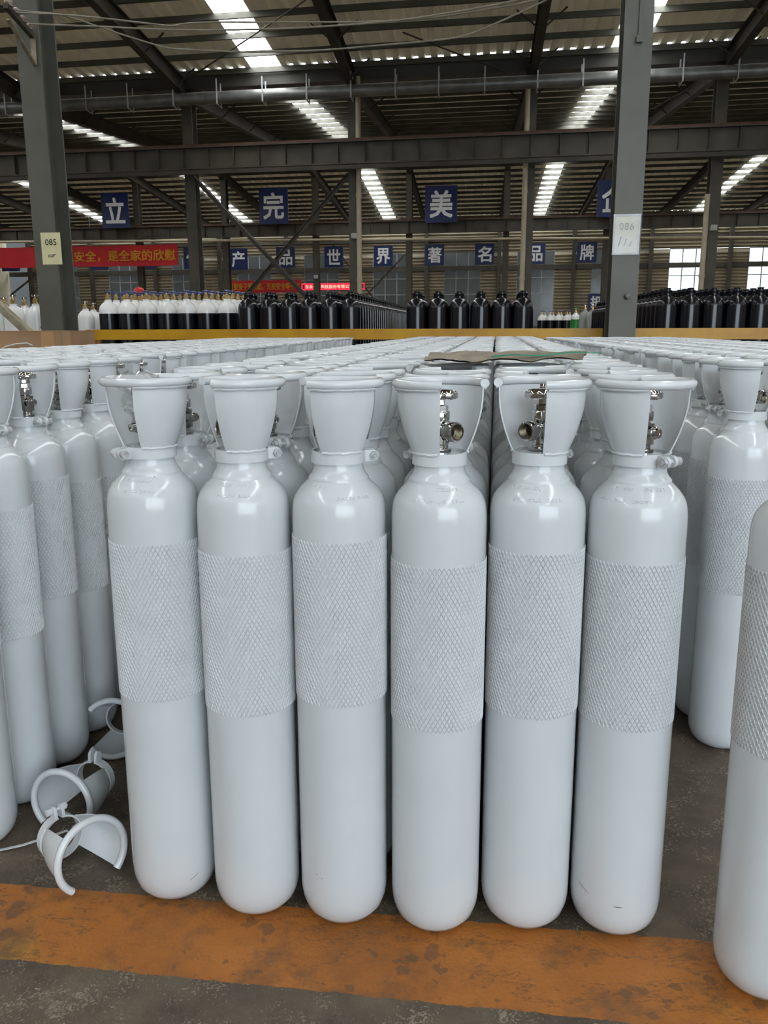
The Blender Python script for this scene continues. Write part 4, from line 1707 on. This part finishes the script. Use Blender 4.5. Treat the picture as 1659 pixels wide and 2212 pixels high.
# ------------------------------------------------------------------ worker whose red hard hat shows above the valves
def worker():
    c = atY(301, 640, 20.5)
    r = empty('person', (c.x, c.y, 0), rad(15))
    r.scale = (1.03, 1.03, 1.045)
    J = {'pel': (0, 0, 0.93, 0.13), 'bel': (0, 0, 1.08, 0.125), 'che': (0, 0, 1.30, 0.145), 'nek': (0, 0.01, 1.45, 0.055), 'hed': (0, -0.01, 1.56, 0.085), 'top': (0, 0.0, 1.66, 0.078)}
    E_ = [('pel', 'bel'), ('bel', 'che'), ('che', 'nek'), ('nek', 'hed'), ('hed', 'top')]
    for s, n in ((-1, 'l'), (1, 'r')):
        J.update({'hip' + n: (s * 0.09, 0, 0.88, 0.085), 'kne' + n: (s * 0.10, -0.02, 0.48, 0.06), 'ank' + n: (s * 0.10, 0.02, 0.09, 0.042), 'toe' + n: (s * 0.11, -0.14, 0.04, 0.035),
                  'sho' + n: (s * 0.18, 0, 1.38, 0.058), 'elb' + n: (s * 0.24, 0.02, 1.10, 0.045), 'wri' + n: (s * 0.25, -0.08, 0.87, 0.032), 'han' + n: (s * 0.25, -0.10, 0.79, 0.036)})
        E_ += [('pel', 'hip' + n), ('hip' + n, 'kne' + n), ('kne' + n, 'ank' + n), ('ank' + n, 'toe' + n), ('che', 'sho' + n), ('sho' + n, 'elb' + n), ('elb' + n, 'wri' + n), ('wri' + n, 'han' + n)]
    ks = list(J)
    me = bpy.data.meshes.new('body')
    me.from_pydata([J[k][:3] for k in ks], [(ks.index(a), ks.index(b)) for a, b in E_], [])
    me.materials.append(M['workwear'])
    me.materials.append(M['skin'])
    o = link('body', me, r)
    md = o.modifiers.new('skin', 'SKIN')
    sv = me.skin_vertices[0].data
    for i, k in enumerate(ks):
        sv[i].radius = (J[k][3], J[k][3])
        sv[i].use_root = (k == 'pel')
    sd = o.modifiers.new('sub', 'SUBSURF')
    sd.levels = 2
    sd.render_levels = 2
    dg = bpy.context.evaluated_depsgraph_get()
    dg.update()
    nm = bpy.data.meshes.new_from_object(o.evaluated_get(dg))
    o.modifiers.clear()
    o.data = nm
    for p in nm.polygons:
        p.use_smooth = True
        z = p.center.z
        if z > 1.44 or (z < 0.86 and abs(p.center.x) > 0.2):
            p.material_index = 1
    # hard hat: dome, brim and ridge
    h = MB()
    dome = [(0.135, 1.640), (0.138, 1.646), (0.128, 1.652), (0.126, 1.690), (0.115, 1.730), (0.090, 1.762), (0.050, 1.780), (0.0, 1.785)]
    h.lathe(dome, 28)
    hat = h.build('hard_hat', M['helmet'], r)
    hb2 = MB()
    pts = [(0, -0.13 * math.cos(a), 1.655 + 0.137 * math.sin(a)) for a in [math.pi * i / 12 for i in range(13)]]
    hb2.tube(pts, 0.012, 6)
    hb2.build('ridge', M['helmet'], hat)
    bm = MB()
    vs, fs = [], []
    for i in range(11):
        a = rad(-55 + 11 * i)
        for rr, z in ((0.13, 1.648), (0.13 + 0.05 * math.cos(a * 1.3), 1.640)):
            vs.append(pol(rr, a, z))
            vs.append(pol(rr, a, z - 0.005))
    for i in range(10):
        a, b_ = i * 4, (i + 1) * 4
        fs += [(a, a + 2, b_ + 2, b_), (a + 1, b_ + 1, b_ + 3, a + 3), (a + 2, a + 3, b_ + 3, b_ + 2)]
    bm.add(vs, fs)
    bm.build('peak', M['helmet'], hat)
    tag(r, 'person standing behind the white-shouldered cylinders, only a red hard hat showing', 'person')


worker()


# ------------------------------------------------------------------ cartons at the left edge
def cartons():
    Y = 5.0
    a = atY(156, 716, Y)
    x1 = a.x
    W, D, Ht = 1.0, 0.38, 0.130
    z1 = a.z
    r = empty('cardboard_carton', (x1 - W / 2, Y + D / 2, 0), rad(-2))
    MB().box((0, 0, z1 / 2), (W, D, z1)).build('box', M['carton'], r, smooth=False)
    MB().box((W / 2 - 0.135, 0, z1 / 2), (0.075, D + 0.004, z1 + 0.003)).build('packing_tape', M['carton_tape'], r, smooth=False)
    m = MB()
    m.bar((W / 2 - 0.055, -D / 2 - 0.001, 0), (W / 2 - 0.055, -D / 2 - 0.001, z1), 0.003, 0.004, up=Vector((0, 1, 0)))
    m.build('flap_edge', M['sack'], r, smooth=False)
    m = MB()
    m.box((0, 0, z1 + 0.002), (W + 0.006, D + 0.006, 0.004))
    m.build('lid', M['carton'], r, smooth=False)
    tag(r, 'brown cardboard carton with tan tape at the left edge behind the guards', 'carton')
    # flat board lying on top of the guards in front of it
    m = MB()
    p, q = atZ(20, 757, 0.874), atZ(235, 748, 0.874)
    # loose twine
    pts = [atY(0, 756, 4.93), atY(14, 748, 4.93), atY(35, 743, 4.93), atY(58, 741, 4.93), atY(70, 746, 4.93)]
    o = MB().tube(pts, 0.004, 5).build('twine', M['strap_white'])
    tag(o, 'thin white twine hanging loosely in front of the cardboard carton', 'twine')


cartons()

# square tube leaning at the far left
p, q = atY(-40, 625, 7.6), atY(80, 735, 7.4)
d = (q - p).normalized()
foot = p + d * ((0 - p.z) / d.z)
m = MB()
m.bar(p - foot, Vector((0, 0, 0.0)), 0.06, 0.06)
rr = empty('leaning_tube', (foot.x, foot.y, 0))
m.build('square_tube', M['bracket'], rr, smooth=False)
m = MB()
m.box((0, 0, 0.012), (0.14, 0.10, 0.024))
m.build('foot_plate', M['bracket'], rr, smooth=False)
tag(rr, 'pale square steel tube leaning in the lower left beside white cylinders', 'tube')


# ------------------------------------------------------------------ cables and their bracket on the left column
def bracket():
    Yb = COL_L.y - 0.35
    r = empty('cable_bracket', (0, 0, 0))
    w = M['bracket']
    P = lambda px, py, dy=0.0: atY(px, py, COL_L.y - 0.19 + dy)
    top, low = P(70, 78), P(75, 140)
    far_ = P(12, 12, -0.55)
    m = MB()
    m.bar(low, top, 0.045, 0.012, up=Vector((0, 1, 0)))
    m.build('wall_plate', w, r, smooth=False)
    m = MB()
    m.bar(top, far_, 0.04, 0.04)
    m.build('arm', M['rafter'], r, smooth=False)
    m = MB()
    m.bar(low, P(18, 42, -0.5), 0.035, 0.012)
    m.build('strut', w, r, smooth=False)
    for k in range(4):
        c = top.lerp(far_, 0.12 + 0.25 * k) + Vector((0, 0, 0.02))
        m = MB()
        m.lathe([(0.012, 0.0), (0.036, 0.004), (0.040, 0.014), (0.026, 0.022), (0.036, 0.030), (0.038, 0.042), (0.024, 0.050), (0.018, 0.056), (0.0, 0.058)], 16, Matrix.Translation(c))
        m.build('insulator', M['porcelain'], r)
    tag(r, 'angle iron bracket with porcelain insulators high on the 085 column', 'bracket')
    m = MB()
    for px, py in ((72, 136), ):
        pass
    CAB = [
        ('lowest of three sagging cables below the near roof', [(22, 18), (60, 25), (110, 29), (160, 40), (250, 70), (330, 95), (375, 105), (440, 109), (520, 112), (600, 111), (700, 108), (830, 97), (930, 88), (1000, 78), (1060, 55), (1110, 33), (1180, 0), (1240, -30)]),
        ('uppermost sagging cable with a small kink below the near roof', [(30, 27), (120, 31), (200, 37), (280, 46), (340, 53), (372, 56), (400, 51), (460, 48), (600, 48), (830, 46), (950, 36), (1100, 12), (1240, -18)]),
        ('middle sagging cable crossing the near skylight', [(62, 52), (150, 55), (250, 59), (330, 63), (420, 65), (520, 64), (650, 60), (830, 47), (950, 31), (1080, 8), (1240, -28)]),
    ]
    for k, (lb, pts) in enumerate(CAB):
        pp = []
        for px, py in pts:
            Y = 7.95 - 0.55 * (px / 1300.0) - 0.05 * k
            pp.append(atY(px, py, Y))
        # resample smoothly
        out = []
        for i in range(len(pp) - 1):
            for j in range(4):
                f_ = j / 4
                a = pp[max(i - 1, 0)]
                b_ = pp[i]
                c = pp[i + 1]
                d = pp[min(i + 2, len(pp) - 1)]
                out.append(0.5 * ((2 * b_) + (c - a) * f_ + (2 * a - 5 * b_ + 4 * c - d) * f_ ** 2 + (3 * b_ - a - 3 * c + d) * f_ ** 3))
        out.append(pp[-1])
        o = MB().tube(out, 0.0075, 6).build('cable', M['cable'])
        tag(o, lb, 'cable', 'cables below the near roof')


bracket()
# small cleat high on the right column and a stub lower down
c = atY(1385, 40, YR - 0.01)
r = empty('column_cleat', (c.x, c.y, c.z), rad(-7))
MB().box((0, 0, 0), (0.03, 0.012, 0.30)).build('strap', M['column'], r, smooth=False)
MB().box((-0.005, -0.012, -0.15), (0.05, 0.03, 0.05)).build('end_block', M['column'], r, smooth=False)
tag(r, 'grey steel cleat near the top of the 086 column', 'cleat')
c = atY(1352, 640, YR - 0.005)
m = MB()
m.lathe([(0.0, 0.0), (0.014, 0.0), (0.018, 0.02), (0.026, 0.028), (0.024, 0.04), (0.0, 0.044)], 14, Matrix.Rotation(rad(90), 4, 'X') @ Matrix.Rotation(rad(20), 4, 'Y'))
o = m.build('hose_stub', M['duct'])
o.location = c
tag(o, 'small silvery stub taped low on the 086 column', 'stub')
